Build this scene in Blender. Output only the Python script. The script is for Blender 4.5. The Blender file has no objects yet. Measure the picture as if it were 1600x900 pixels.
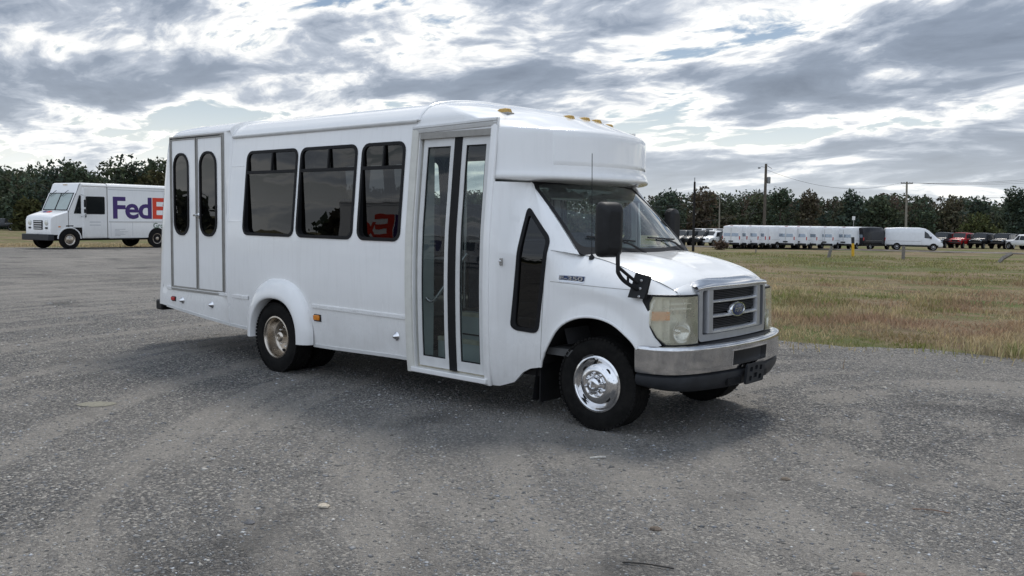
import bpy, math, random
import numpy as np
from mathutils import Vector, Matrix
from mathutils.geometry import delaunay_2d_cdt

random.seed(7)
rng = np.random.default_rng(11)
S = bpy.context.scene
COL = S.collection
PI = math.pi

# ------------------------------------------------------------------ camera
CAM = Vector((4.047, -6.675, 1.687))
YAW, PITCH, ROLL, FPX = -0.713, 0.079, 0.015, 1385.6
fw = Vector((math.sin(YAW) * math.cos(PITCH), math.cos(YAW) * math.cos(PITCH), -math.sin(PITCH)))
rt = Vector((math.cos(YAW), -math.sin(YAW), 0))
up = rt.cross(fw)
r2 = rt * math.cos(ROLL) + up * math.sin(ROLL)
u2 = up * math.cos(ROLL) - rt * math.sin(ROLL)
cd = bpy.data.cameras.new('camera')
cam = bpy.data.objects.new('camera', cd)
COL.objects.link(cam)
m = Matrix((r2, u2, -fw)).transposed().to_4x4()
m.translation = CAM
cam.matrix_world = m
cd.sensor_width = 36.0
cd.lens = FPX / 1600 * 36.0
cd.clip_start = 0.05
cd.clip_end = 5000
S.camera = cam

# ------------------------------------------------------------------ light, sky, exposure
SUN_AZ_VEC = Vector((-0.40, 0.917, 0)).normalized()      # horizontal direction towards the sun
SUN_EL = math.radians(60)
EXPOSURE = 0.48
SKY_STRENGTH = 0.1
CLX, CLY = 27.7, 9.9
sun_dir = Vector((SUN_AZ_VEC.x * math.cos(SUN_EL), SUN_AZ_VEC.y * math.cos(SUN_EL), math.sin(SUN_EL)))
sd = bpy.data.lights.new('sun', 'SUN')
sd.energy = 1.8
sd.angle = math.radians(15)
sd.color = (1.0, 0.955, 0.89)
sun = bpy.data.objects.new('sun', sd)
COL.objects.link(sun)
sun.rotation_euler = sun_dir.to_track_quat('Z', 'Y').to_euler()
sun.location = (0, 0, 30)

S.view_settings.view_transform = 'Standard'
S.view_settings.look = 'None'
S.view_settings.gamma = 1.0
S.view_settings.exposure = EXPOSURE
S.view_settings.use_curve_mapping = False
S.cycles.max_bounces = 7
S.cycles.diffuse_bounces = 3
S.cycles.glossy_bounces = 4
S.cycles.transparent_max_bounces = 16
S.cycles.use_denoising = True
S.cycles.caustics_reflective = False
S.cycles.caustics_refractive = False


class NT:
    """small helper for node trees"""
    def __init__(s, tree):
        s.t = tree
        s.n = tree.nodes
        s.l = tree.links

    def node(s, typ, **kw):
        n = s.n.new(typ)
        for k, v in kw.items():
            if k.startswith('i_'):
                s.set(n.inputs[k[2:].replace('_', ' ')], v)
            else:
                setattr(n, k, v)
        return n

    def set(s, sock, v):
        if isinstance(v, bpy.types.NodeSocket):
            s.l.new(v, sock)
        elif isinstance(v, (tuple, list)) and len(v) == 3 and sock.type == 'RGBA':
            sock.default_value = (*v, 1)
        else:
            sock.default_value = v

    def math(s, op, a, b=None, c=None, clamp=False):
        n = s.n.new('ShaderNodeMath')
        n.operation = op
        n.use_clamp = clamp
        for i, v in enumerate((a, b, c)):
            if v is not None:
                s.set(n.inputs[i], v)
        return n.outputs[0]

    def vmath(s, op, a, b=None):
        n = s.n.new('ShaderNodeVectorMath')
        n.operation = op
        s.set(n.inputs[0], a)
        if b is not None:
            s.set(n.inputs[1], b)
        return n.outputs['Value'] if op in ('DOT_PRODUCT', 'LENGTH', 'DISTANCE') else n.outputs[0]

    def mix(s, fac, a, b, blend='MIX'):
        n = s.n.new('ShaderNodeMix')
        n.data_type = 'RGBA'
        n.blend_type = blend
        s.set(n.inputs[0], fac)
        s.set(n.inputs[6], a)
        s.set(n.inputs[7], b)
        return n.outputs[2]

    def ramp(s, fac, stops, interp='LINEAR'):
        n = s.n.new('ShaderNodeValToRGB')
        cr = n.color_ramp
        cr.interpolation = interp
        while len(cr.elements) < len(stops):
            cr.elements.new(0.5)
        for e, (p, c) in zip(cr.elements, stops):
            e.position = p
            e.color = (*c, 1) if not isinstance(c, float) else (c, c, c, 1)
        s.set(n.inputs[0], fac)
        return n.outputs[0]

    def noise(s, vec, scale, detail=4, rough=0.55, dist=0.0, out='Fac'):
        n = s.n.new('ShaderNodeTexNoise')
        if vec is not None:
            s.set(n.inputs['Vector'], vec)
        n.inputs['Scale'].default_value = scale
        n.inputs['Detail'].default_value = detail
        n.inputs['Roughness'].default_value = rough
        n.inputs['Distortion'].default_value = dist
        return n.outputs[out]

    def voro(s, vec, scale, feature='F1', out='Distance', rnd=1.0):
        n = s.n.new('ShaderNodeTexVoronoi')
        n.feature = feature
        s.set(n.inputs['Vector'], vec)
        n.inputs['Scale'].default_value = scale
        n.inputs['Randomness'].default_value = rnd
        return n.outputs[out]

    def map(s, vec, loc=(0, 0, 0), rot=(0, 0, 0), sc=(1, 1, 1)):
        n = s.n.new('ShaderNodeMapping')
        s.set(n.inputs[0], vec)
        n.inputs[1].default_value = loc
        n.inputs[2].default_value = rot
        n.inputs[3].default_value = sc
        return n.outputs[0]

    def bump(s, height, strength=0.3, distance=0.01, normal=None):
        n = s.n.new('ShaderNodeBump')
        n.inputs['Strength'].default_value = strength
        n.inputs['Distance'].default_value = distance
        s.set(n.inputs['Height'], height)
        if normal is not None:
            s.set(n.inputs['Normal'], normal)
        return n.outputs[0]


# world: blue sky with a deck of broken stratocumulus laid out on a plane overhead
W = bpy.data.worlds.new('World')
S.world = W
W.use_nodes = True
W.cycles.sampling_method = 'MANUAL'
W.cycles.sample_map_resolution = 512
w = NT(W.node_tree)
w.n.clear()
wout = w.node('ShaderNodeOutputWorld')
bg = w.node('ShaderNodeBackground')
bg.inputs['Strength'].default_value = SKY_STRENGTH
w.l.new(bg.outputs[0], wout.inputs[0])
sky = w.node('ShaderNodeTexSky')
sky.sky_type = 'NISHITA'
sky.sun_disc = False
sky.sun_elevation = SUN_EL
sky.sun_rotation = math.atan2(SUN_AZ_VEC.x, SUN_AZ_VEC.y)
sky.air_density = 1.0
sky.dust_density = 0.6
sky.ozone_density = 1.2
tc = w.node('ShaderNodeTexCoord')
dirv = w.vmath('NORMALIZE', tc.outputs['Generated'])
sep = w.node('ShaderNodeSeparateXYZ')
w.l.new(dirv, sep.inputs[0])
zz = w.math('MAXIMUM', sep.outputs[2], 0.0)
den = w.math('ADD', zz, 0.17)
px = w.math('DIVIDE', sep.outputs[0], den)
py = w.math('DIVIDE', sep.outputs[1], den)
comb = w.node('ShaderNodeCombineXYZ')
w.l.new(px, comb.inputs[0])
w.l.new(py, comb.inputs[1])
# rows of cloud run roughly across the view
cv = w.map(comb.outputs[0], loc=(CLX, CLY, 0.4), rot=(0, 0, 0.70), sc=(0.72, 1.0, 1.0))
warp = w.vmath('MULTIPLY', w.vmath('SUBTRACT', w.noise(cv, 1.3, 3, 0.5, 0, 'Color'), (0.5, 0.5, 0.5)), (0.5, 0.5, 0.5))
cw_ = w.vmath('ADD', cv, warp)
big = w.noise(cv, 0.42, 2, 0.5)
mid = w.noise(cw_, 1.9, 10, 0.575)
fine = w.noise(w.map(cw_, loc=(7.7, 2.2, 3.3)), 5.0, 8, 0.62)
dn = w.math('ADD', w.math('MULTIPLY', big, 0.38), w.math('ADD', w.math('MULTIPLY', mid, 0.82), w.math('SUBTRACT', w.math('MULTIPLY', fine, 0.21), 0.07)))
cover = w.ramp(dn, [(0.515, 0.0), (0.57, 1.0)], 'EASE')
K = 9.8
thick = w.ramp(dn, [(0.49, (0.97, 0.985, 1.0)), (0.555, (0.97, 0.95, 0.89)), (0.58, (0.74, 0.755, 0.77)), (0.615, (0.40, 0.445, 0.52)), (0.67, (0.225, 0.27, 0.345)), (0.80, (0.15, 0.185, 0.245))])
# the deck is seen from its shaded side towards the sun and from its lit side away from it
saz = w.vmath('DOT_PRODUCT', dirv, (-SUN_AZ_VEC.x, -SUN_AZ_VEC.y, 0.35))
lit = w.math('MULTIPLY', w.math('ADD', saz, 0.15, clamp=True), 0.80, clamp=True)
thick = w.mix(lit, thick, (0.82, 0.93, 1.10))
# clouds are brighter round the sun (forward scattering)
sdot = w.math('MAXIMUM', w.vmath('DOT_PRODUCT', dirv, tuple(sun_dir)), 0.0)
glow = w.math('ADD', 0.90, w.math('MULTIPLY', w.math('POWER', sdot, 6.0), 0.5))
hz = w.math('POWER', w.math('SUBTRACT', 1.0, zz), 14.0)                  # pale air towards the horizon
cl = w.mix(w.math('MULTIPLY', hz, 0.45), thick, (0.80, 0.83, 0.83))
sc_n = w.node('ShaderNodeVectorMath', operation='SCALE')
w.l.new(cl, sc_n.inputs[0])
w.l.new(w.math('MULTIPLY', glow, K), sc_n.inputs['Scale'])
skyc = w.node('ShaderNodeVectorMath', operation='SCALE')
w.l.new(sky.outputs[0], skyc.inputs[0])
skyc.inputs['Scale'].default_value = 0.55
cover = w.math('ADD', cover, w.math('MULTIPLY', hz, 1.3), clamp=True)
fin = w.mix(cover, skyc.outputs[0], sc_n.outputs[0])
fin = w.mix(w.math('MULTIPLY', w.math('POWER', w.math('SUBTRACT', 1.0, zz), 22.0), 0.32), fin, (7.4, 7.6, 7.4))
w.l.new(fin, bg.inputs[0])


# ------------------------------------------------------------------ materials
def new_mat(name):
    mt = bpy.data.materials.new(name)
    mt.use_nodes = True
    t = NT(mt.node_tree)
    return mt, t, t.n['Principled BSDF']


def pset(p, **kw):
    for k, v in kw.items():
        p.inputs[k.replace('_', ' ')].default_value = v


def mat(name, col, rough=0.5, metal=0.0, spec=0.5, var=0.08, vscale=6.0, bump=0.0, bscale=60.0, coat=0.0, rvar=0.1):
    """principled material with a little cloudy variation in colour and gloss"""
    mt, t, p = new_mat(name)
    tcn = t.node('ShaderNodeTexCoord').outputs['Object']
    n = t.noise(tcn, vscale, 5, 0.6)
    dark = tuple(c * (1 - var) for c in col)
    lite = tuple(min(1, c * (1 + var)) for c in col)
    t.l.new(t.ramp(n, [(0.3, dark), (0.7, lite)]), p.inputs['Base Color'])
    t.l.new(t.math('ADD', rough - rvar / 2, t.math('MULTIPLY', t.noise(tcn, vscale * 2.3, 4), rvar)), p.inputs['Roughness'])
    pset(p, Metallic=metal, Specular_IOR_Level=spec, Coat_Weight=coat, Coat_Roughness=0.05)
    if bump:
        t.l.new(t.bump(t.noise(tcn, bscale, 4), bump, 0.004), p.inputs['Normal'])
    return mt


def white_paint(name, col=(0.85, 0.85, 0.845), dirt=0.85, rough=0.13, wav=0.05):
    """glossy vehicle white with faint road film low down, runs and slight panel waviness"""
    mt, t, p = new_mat(name)
    o = t.node('ShaderNodeTexCoord').outputs['Object']
    sp = t.node('ShaderNodeSeparateXYZ')
    t.l.new(o, sp.inputs[0])
    low = t.math('SUBTRACT', 1.0, t.math('DIVIDE', t.math('SUBTRACT', sp.outputs[2], 0.2), 0.9, clamp=True), clamp=True)
    n1 = t.noise(o, 5.0, 8, 0.65)
    runs = t.noise(t.map(o, sc=(7, 7, 0.5)), 3.0, 5, 0.6)
    film = t.math('MULTIPLY', t.math('ADD', t.math('MULTIPLY', low, n1), t.math('MULTIPLY', t.math('SUBTRACT', runs, 0.5, clamp=True), 0.55)), dirt)
    t.l.new(t.mix(film, col, (0.42, 0.40, 0.37)), p.inputs['Base Color'])
    t.l.new(t.math('ADD', rough, t.math('MULTIPLY', t.math('ADD', film, t.math('MULTIPLY', n1, 0.15)), 0.5)), p.inputs['Roughness'])
    pset(p, Specular_IOR_Level=0.5, Coat_Weight=0.5, Coat_Roughness=0.04)
    t.l.new(t.bump(t.noise(o, 2.2, 2), wav, 0.2), p.inputs['Normal'])
    return mt


def glass(name, tint, refl=1.0, rough=0.0, haze=0.0, hazecol=(0.5, 0.5, 0.5), f0=0.06):
    """thin pane: tinted transmission plus mirror reflection that grows at grazing angles"""
    mt, t, p = new_mat(name)
    t.n.remove(p)
    out = t.n['Material Output']
    tr = t.node('ShaderNodeBsdfTransparent')
    tr.inputs[0].default_value = (*tint, 1)
    gl = t.node('ShaderNodeBsdfGlossy')
    gl.inputs['Roughness'].default_value = rough
    gl.inputs['Color'].default_value = (1, 1, 1, 1)
    lw = t.node('ShaderNodeLayerWeight')
    lw.inputs[0].default_value = 0.5
    sch = t.math('ADD', f0, t.math('MULTIPLY', t.math('POWER', lw.outputs['Facing'], 5.0), 1 - f0))
    o = t.node('ShaderNodeTexCoord').outputs['Object']
    t.l.new(t.bump(t.noise(o, 1.7, 2), 0.02, 0.1), gl.inputs['Normal'])
    mx = t.node('ShaderNodeMixShader')
    t.l.new(t.math('MULTIPLY', sch, refl, clamp=True), mx.inputs[0])
    base = tr.outputs[0]
    if haze:
        df = t.node('ShaderNodeBsdfDiffuse')
        df.inputs[0].default_value = (*hazecol, 1)
        m2 = t.node('ShaderNodeMixShader')
        t.l.new(t.math('MULTIPLY', t.math('ADD', 0.5, t.noise(o, 9, 5, 0.6)), haze), m2.inputs[0])
        t.l.new(tr.outputs[0], m2.inputs[1])
        t.l.new(df.outputs[0], m2.inputs[2])
        base = m2.outputs[0]
    t.l.new(base, mx.inputs[1])
    t.l.new(gl.outputs[0], mx.inputs[2])
    t.l.new(mx.outputs[0], out.inputs[0])
    return mt


M = {}
M['white'] = white_paint('white paint')
M['cap_white'] = white_paint('gelcoat white', (0.84, 0.84, 0.835), 0.4, 0.10, 0.04)
M['alu'] = mat('painted aluminium', (0.62, 0.62, 0.61), 0.38, 0.0, 0.5, 0.06, 9)
M['trim_grey'] = mat('grey door trim', (0.30, 0.29, 0.27), 0.45, 0.3, 0.5, 0.12, 14)
M['cream'] = mat('cream seal', (0.62, 0.61, 0.56), 0.55, 0, 0.4, 0.08, 9)
M['chrome'] = mat('chrome', (0.74, 0.74, 0.75), 0.10, 1.0, 0.5, 0.05, 6, 0.02, 30, 0, 0.10)
M['chrome_dull'] = mat('road worn chrome', (0.60, 0.60, 0.61), 0.10, 1.0, 0.5, 0.14, 12, 0.03, 45, 0, 0.14)
M['steel'] = mat('steel tube', (0.45, 0.45, 0.46), 0.28, 1.0)
M['rim_steel'] = mat('stained wheel steel', (0.50, 0.45, 0.39), 0.26, 1.0, 0.5, 0.25, 11)
M['black'] = mat('black plastic', (0.012, 0.012, 0.013), 0.5, 0, 0.28, 0.25, 18, 0.08, 120)
M['rubber'] = mat('black rubber', (0.008, 0.008, 0.009), 0.6, 0, 0.22, 0.25, 10)
M['valance'] = mat('grey black plastic', (0.022, 0.024, 0.028), 0.5, 0, 0.35, 0.25, 9, 0.1, 90)
M['dark'] = mat('underbody black', (0.012, 0.011, 0.011), 0.85, 0, 0.2, 0.3, 5)
M['amber'] = mat('amber lens', (0.62, 0.20, 0.015), 0.2, 0, 0.6, 0.15, 30)
M['amber_old'] = mat('faded amber lens', (0.42, 0.26, 0.06), 0.35, 0, 0.5, 0.3, 40)
M['red_lens'] = mat('red lens', (0.42, 0.018, 0.018), 0.2, 0, 0.6, 0.1, 30)
M['tint'] = glass('tinted glass', (0.05, 0.054, 0.062), 1.05, 0.0, 0.0, f0=0.047)
M['door_glass'] = glass('door glass', (0.62, 0.69, 0.68), 0.8, 0.0, 0.01, (0.45, 0.5, 0.5))
M['windshield'] = glass('windshield glass', (0.74, 0.82, 0.80), 1.1, 0.0, 0.05, (0.55, 0.6, 0.58))
M['clear'] = glass('clear glass', (0.72, 0.78, 0.77), 1.0)
M['band'] = glass('shade band', (0.10, 0.12, 0.12), 0.9)
M['lens'] = glass('hazed headlamp lens', (0.93, 0.93, 0.88), 1.1, 0.03, 0.30, (0.95, 0.90, 0.68))
M['reflector'] = mat('lamp reflector', (0.72, 0.72, 0.67), 0.25, 0.35, 0.5, 0.15, 18)
M['grille_silver'] = mat('satin silver', (0.42, 0.43, 0.45), 0.30, 0.55, 0.5, 0.08, 12)
M['bar_silver'] = mat('bright silver bar', (0.66, 0.67, 0.69), 0.22, 0.5, 0.6, 0.06, 12)
M['blue'] = mat('badge blue', (0.012, 0.03, 0.09), 0.15)
M['silver'] = mat('silver badge', (0.62, 0.63, 0.65), 0.22, 0.9)
M['interior'] = mat('interior grey panel', (0.46, 0.49, 0.48), 0.6, 0, 0.3, 0.1, 3)
M['seat'] = mat('seat fabric', (0.05, 0.055, 0.075), 0.85, 0, 0.2, 0.3, 30)
M['floor'] = mat('bus floor', (0.07, 0.07, 0.07), 0.6, 0, 0.4, 0.25, 10)
M['step_edge'] = mat('step nosing', (0.50, 0.46, 0.36), 0.6, 0, 0.4, 0.2, 12)
M['interior_dark'] = mat('dash plastic', (0.06, 0.06, 0.062), 0.6)


def tyre_mat():
    mt, t, p = new_mat('tyre rubber')
    o = t.node('ShaderNodeTexCoord').outputs['Object']
    n = t.noise(o, 14, 6, 0.65)
    t.l.new(t.ramp(n, [(0.35, (0.006, 0.006, 0.006)), (0.75, (0.017, 0.016, 0.015))]), p.inputs['Base Color'])
    pset(p, Roughness=0.9, Specular_IOR_Level=0.15)
    t.l.new(t.bump(t.noise(o, 90, 3), 0.25, 0.003), p.inputs['Normal'])
    return mt


M['tyre'] = tyre_mat()


# ------------------------------------------------------------------ mesh helpers
def V(*a):
    return Vector(a)


class MB:
    def __init__(s):
        s.v = []
        s.f = []

    def add(s, vs, fs):
        o = len(s.v)
        s.v.extend(tuple(p) for p in vs)
        s.f.extend(tuple(i + o for i in f) for f in fs)
        return s

    def box(s, c, d, rz=0.0, mtx=None):
        x, y, z = d[0] / 2, d[1] / 2, d[2] / 2
        vs = [Vector((sx * x, sy * y, sz * z)) for sx in (-1, 1) for sy in (-1, 1) for sz in (-1, 1)]
        if mtx is not None:
            vs = [mtx @ p for p in vs]
        elif rz:
            R = Matrix.Rotation(rz, 3, 'Z')
            vs = [R @ p for p in vs]
        vs = [p + Vector(c) for p in vs]
        return s.add(vs, [(0, 1, 3, 2), (4, 6, 7, 5), (0, 4, 5, 1), (2, 3, 7, 6), (0, 2, 6, 4), (1, 5, 7, 3)])

    def span(s, a, b):
        return s.box([(p + q) / 2 for p, q in zip(a, b)], [abs(q - p) for p, q in zip(a, b)])

    def grid(s, rows, cu=False, cv=False):
        n, k = len(rows), len(rows[0])
        fs = []
        for i in range(n if cu else n - 1):
            for j in range(k if cv else k - 1):
                a, b = i, (i + 1) % n
                c, d = j, (j + 1) % k
                fs.append((a * k + c, a * k + d, b * k + d, b * k + c))
        return s.add([p for r in rows for p in r], fs)

    def tube(s, path, r, n=8, caps=True, closed=False):
        path = [Vector(p) for p in path]
        rows = []
        prev = None
        for i, p in enumerate(path):
            a = path[(i - 1) % len(path)] if closed else path[max(i - 1, 0)]
            b = path[(i + 1) % len(path)] if closed else path[min(i + 1, len(path) - 1)]
            d = (b - a).normalized()
            if prev is None:
                h = Vector((0, 0, 1)) if abs(d.z) < 0.9 else Vector((1, 0, 0))
                u = d.cross(h).normalized()
            else:
                u = (prev - d * prev.dot(d)).normalized()
            prev = u
            q = d.cross(u)
            rr = r[i] if isinstance(r, (list, tuple)) else r
            rows.append([p + (u * math.cos(t) + q * math.sin(t)) * rr for t in [2 * PI * j / n for j in range(n)]])
        o = len(s.v)
        s.grid(rows, cu=closed, cv=True)
        if caps and not closed:
            s.f.append(tuple(o + j for j in range(n)))
            s.f.append(tuple(o + (len(rows) - 1) * n + j for j in reversed(range(n))))
        return s

    def lathe(s, prof, c, axis, n=32, caps=True):
        """prof: (radius, distance along axis)"""
        ax = Vector(axis).normalized()
        h = Vector((0, 0, 1)) if abs(ax.z) < 0.9 else Vector((1, 0, 0))
        u = ax.cross(h).normalized()
        q = ax.cross(u)
        rows = [[Vector(c) + ax * d + (u * math.cos(2 * PI * j / n) + q * math.sin(2 * PI * j / n)) * r for j in range(n)] for r, d in prof]
        o = len(s.v)
        s.grid(rows, cv=True)
        if caps:
            s.f.append(tuple(o + j for j in range(n)))
            s.f.append(tuple(o + (len(prof) - 1) * n + j for j in reversed(range(n))))
        return s

    def prism(s, poly, vec):
        n = len(poly)
        a = [Vector(p) for p in poly]
        b = [p + Vector(vec) for p in a]
        return s.add(a + b, [tuple(range(n)), tuple(reversed(range(n, 2 * n)))] + [(i, (i + 1) % n, n + (i + 1) % n, n + i) for i in range(n)])

    def mesh(s, name, ang=38):
        me = bpy.data.meshes.new(name)
        me.from_pydata(s.v, [], s.f)
        me.polygons.foreach_set('use_smooth', [True] * len(me.polygons))
        if ang < 180:
            me.set_sharp_from_angle(angle=math.radians(ang))
        me.update()
        return me

    def build(s, name, mt, parent=None, ang=38, bevel=0.0, seg=2):
        return link(name, s.mesh(name, ang), mt, parent, bevel, seg)


def link(name, me, mt, parent=None, bevel=0.0, seg=2):
    o = bpy.data.objects.new(name, me)
    if mt is not None and not len(me.materials):
        me.materials.append(M[mt] if isinstance(mt, str) else mt)
    COL.objects.link(o)
    if parent is not None:
        o.parent = parent
    if bevel:
        b = o.modifiers.new('bevel', 'BEVEL')
        b.width = bevel
        b.segments = seg
        b.limit_method = 'ANGLE'
        b.angle_limit = math.radians(40)
    return o


def empty(name, loc=(0, 0, 0), rz=0.0, parent=None):
    o = bpy.data.objects.new(name, None)
    COL.objects.link(o)
    o.location = loc
    o.rotation_euler = (0, 0, rz)
    o.empty_display_size = 0.3
    if parent is not None:
        o.parent = parent
    return o


def tag(o, label=None, cat=None, group=None, kind=None):
    if label:
        o['label'] = label
    if cat:
        o['category'] = cat
    if group:
        o['group'] = group
    if kind:
        o['kind'] = kind
    return o


def copy_tree(o, parent=None):
    c = o.copy()
    COL.objects.link(c)
    c.parent = parent
    for ch in list(o.children):
        copy_tree(ch, c)
    return c


def interp(tab, x):
    """smooth (monotone hermite) interpolation through a table of (x, y)"""
    if x <= tab[0][0]:
        return tab[0][1]
    if x >= tab[-1][0]:
        return tab[-1][1]
    k = 0
    while tab[k + 1][0] < x:
        k += 1

    def sl(i):
        return (tab[i + 1][1] - tab[i][1]) / (tab[i + 1][0] - tab[i][0])

    def tan(i):
        if i == 0:
            return sl(0)
        if i == len(tab) - 1:
            return sl(len(tab) - 2)
        a, b = sl(i - 1), sl(i)
        return 0 if a * b <= 0 else 2 * a * b / (a + b)
    h = tab[k + 1][0] - tab[k][0]
    t = (x - tab[k][0]) / h
    t2, t3 = t * t, t * t * t
    return (2 * t3 - 3 * t2 + 1) * tab[k][1] + (t3 - 2 * t2 + t) * h * tan(k) + (-2 * t3 + 3 * t2) * tab[k + 1][1] + (t3 - t2) * h * tan(k + 1)


def sstep(x):
    x = max(0.0, min(1.0, x))
    return x * x * (3 - 2 * x)


def catmull(pts, n=6):
    out = []
    P = [Vector(p) for p in pts]
    for i in range(len(P) - 1):
        a = P[i - 1] if i else P[0] * 2 - P[1]
        b, c = P[i], P[i + 1]
        d = P[i + 2] if i + 2 < len(P) else P[-1] * 2 - P[-2]
        for k in range(n):
            t = k / n
            out.append(0.5 * ((2 * b) + (c - a) * t + (2 * a - 5 * b + 4 * c - d) * t * t + (3 * b - a - 3 * c + d) * t ** 3))
    out.append(P[-1])
    return out


def inside(poly, pts):
    poly = np.asarray(poly, float)
    x, y = pts[:, 0], pts[:, 1]
    r = np.zeros(len(pts), bool)
    j = len(poly) - 1
    for i in range(len(poly)):
        xi, yi = poly[i]
        xj, yj = poly[j]
        c = ((yi > y) != (yj > y)) & (x < (xj - xi) * (y - yi) / (yj - yi + 1e-12) + xi)
        r ^= c
        j = i
    return r


def resample(poly, step):
    out = []
    for i in range(len(poly)):
        a, b = poly[i], poly[(i + 1) % len(poly)]
        L = math.hypot(b[0] - a[0], b[1] - a[1])
        k = max(1, int(round(L / step)))
        for t in range(k):
            out.append((a[0] + (b[0] - a[0]) * t / k, a[1] + (b[1] - a[1]) * t / k))
    return out


def rrect(x0, x1, z0, z1, r, n=5):
    out = []
    for cx, cz, a0 in ((x1 - r, z1 - r, 0), (x0 + r, z1 - r, 90), (x0 + r, z0 + r, 180), (x1 - r, z0 + r, 270)):
        for k in range(n + 1):
            a = math.radians(a0 + 90 * k / n)
            out.append((cx + r * math.cos(a), cz + r * math.sin(a)))
    return out


def rpoly(poly, r, n=5):
    """polygon with rounded corners"""
    out = []
    k = len(poly)
    for i in range(k):
        p = Vector(poly[i]).to_2d()
        a = (Vector(poly[i - 1]).to_2d() - p).normalized()
        b = (Vector(poly[(i + 1) % k]).to_2d() - p).normalized()
        for j in range(n + 1):
            t = j / n
            q = (p + a * r) * (1 - t) ** 2 + p * 2 * t * (1 - t) + (p + b * r) * t * t
            out.append((q.x, q.y))
    return out


def panel(outline, holes, fn, step, off=None, grid=None):
    """sheet cut to an outline with holes in 2D, laid on the surface fn(u, v) -> 3D; off = thickness vector"""
    loops = [resample(l, step) for l in [outline] + list(holes)]
    vs, es = [], []
    for l in loops:
        o = len(vs)
        vs += [Vector(p) for p in l]
        es += [(o + i, o + (i + 1) % len(l)) for i in range(len(l))]
    nb = len(vs)
    A = np.array([list(p) for p in vs])
    gs = grid or step
    x0, y0 = A.min(0)
    x1, y1 = A.max(0)
    gx, gy = np.meshgrid(np.arange(x0 + gs * 0.5, x1, gs), np.arange(y0 + gs * 0.5, y1, gs))
    G = np.column_stack([gx.ravel(), gy.ravel()])
    keep = inside(loops[0], G)
    for h in loops[1:]:
        keep &= ~inside(h, G)
    G = G[keep]
    if len(G):
        d = np.full(len(G), 1e9)
        for p in A:
            d = np.minimum(d, (G[:, 0] - p[0]) ** 2 + (G[:, 1] - p[1]) ** 2)
        G = G[d > (0.45 * gs) ** 2]
    vs += [Vector((a, b)) for a, b in G]
    rv, re, rf, _, _, _ = delaunay_2d_cdt(vs, es, [], 0, 1e-7)
    R = np.array([list(p) for p in rv])
    F = [f for f in rf if len(f) == 3]
    C = np.array([R[list(f)].mean(0) for f in F])
    ok = inside(loops[0], C)
    for h in loops[1:]:
        ok &= ~inside(h, C)
    mb = MB()
    mb.add([fn(float(p[0]), float(p[1])) for p in R], [f for f, k in zip(F, ok) if k])
    if off is not None:
        off = Vector(off)
        for l in loops:
            a = [Vector(fn(*p)) for p in l]
            b = [p + off for p in a]
            n = len(a)
            mb.add(a + b, [(i, (i + 1) % n, n + (i + 1) % n, n + i) for i in range(n)])
    return mb


def ring_panel(outer, inner, fn, step, off):
    return panel(outer, [inner], fn, step, off)


def text_mesh(txt, size, bold=0.0, depth=0.004, spacing=1.0, shear=0.0):
    c = bpy.data.curves.new('lettering', 'FONT')
    c.body = txt
    c.size = size
    c.offset = bold
    c.extrude = depth / 2
    c.space_character = spacing
    c.shear = shear
    c.resolution_u = 4
    c.align_x = 'LEFT'
    o = bpy.data.objects.new('lettering', c)
    COL.objects.link(o)
    me = bpy.data.meshes.new_from_object(o.evaluated_get(bpy.context.evaluated_depsgraph_get()))
    bpy.data.objects.remove(o)
    bpy.data.curves.remove(c)
    return me


def put_text(name, txt, size, mt, origin, udir, vdir, parent, bold=0.0, depth=0.004, spacing=1.0, shear=0.0, width=None, align='L'):
    me = text_mesh(txt, size, bold, depth, spacing, shear)
    xs = [v.co.x for v in me.vertices]
    lo, hi = min(xs), max(xs)
    sx = width / (hi - lo) if width else 1.0
    u, v = Vector(udir).normalized(), Vector(vdir).normalized()
    nrm = u.cross(v)
    for p in me.vertices:
        x = (p.co.x - lo) * sx
        if align == 'C':
            x -= (hi - lo) * sx / 2
        p.co = Vector(origin) + u * x + v * p.co.y + nrm * p.co.z
    return link(name, me, mt, parent)


# ================================================================== the shuttle bus
bus = tag(empty('shuttle_bus'), 'white cutaway shuttle bus with amber roof markers and folding entry door on the gravel', 'bus')

HB = [(0.20, 1.095), (0.35, 1.115), (0.75, 1.14), (1.15, 1.15), (1.45, 1.146), (1.9, 1.113), (2.38, 1.07), (2.55, 1.052), (2.7, 1.02)]


def hbody(z):
    return interp(HB, z)


LIFT_Y = 1.09


def side_w(x, z):
    """half width of the passenger body; the lift end is a flat box, the rest bows out"""
    t = sstep((x + 5.13) / 0.07)
    lift = LIFT_Y if z > 0.72 else LIFT_Y + 0.012
    return lift + (hbody(z) - lift) * t


def RS(x, z, o=0.0):
    return (x, -(side_w(x, z) + o), z)


def LS(x, z, o=0.0):
    return (x, side_w(x, z) + o, z)


XR = [(0.4, -6.80), (0.55, -6.79), (1.3, -6.74), (2.4, -6.56), (2.63, -6.48), (2.8, -6.38)]


def xrear(z):
    return interp(XR, z)


ZB = [(-6.7, 0.535), (-5.25, 0.42), (-4.65, 0.395), (-3.5, 0.335), (-2.0, 0.362), (-1.0, 0.36)]


def zbot(x):
    return interp(ZB, x)


WIN = [(-4.722, -3.772), (-3.728, -2.802), (-2.734, -2.112)]
WZ0, WZ1 = 1.45, 2.382
ARC_X = -4.02
arch_hole = [(ARC_X - 0.42, zbot(ARC_X) - 0.1), (ARC_X + 0.42, zbot(ARC_X) - 0.1), (ARC_X + 0.42, 0.66), (ARC_X + 0.25, 0.80), (ARC_X - 0.25, 0.80), (ARC_X - 0.42, 0.66)]


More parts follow.
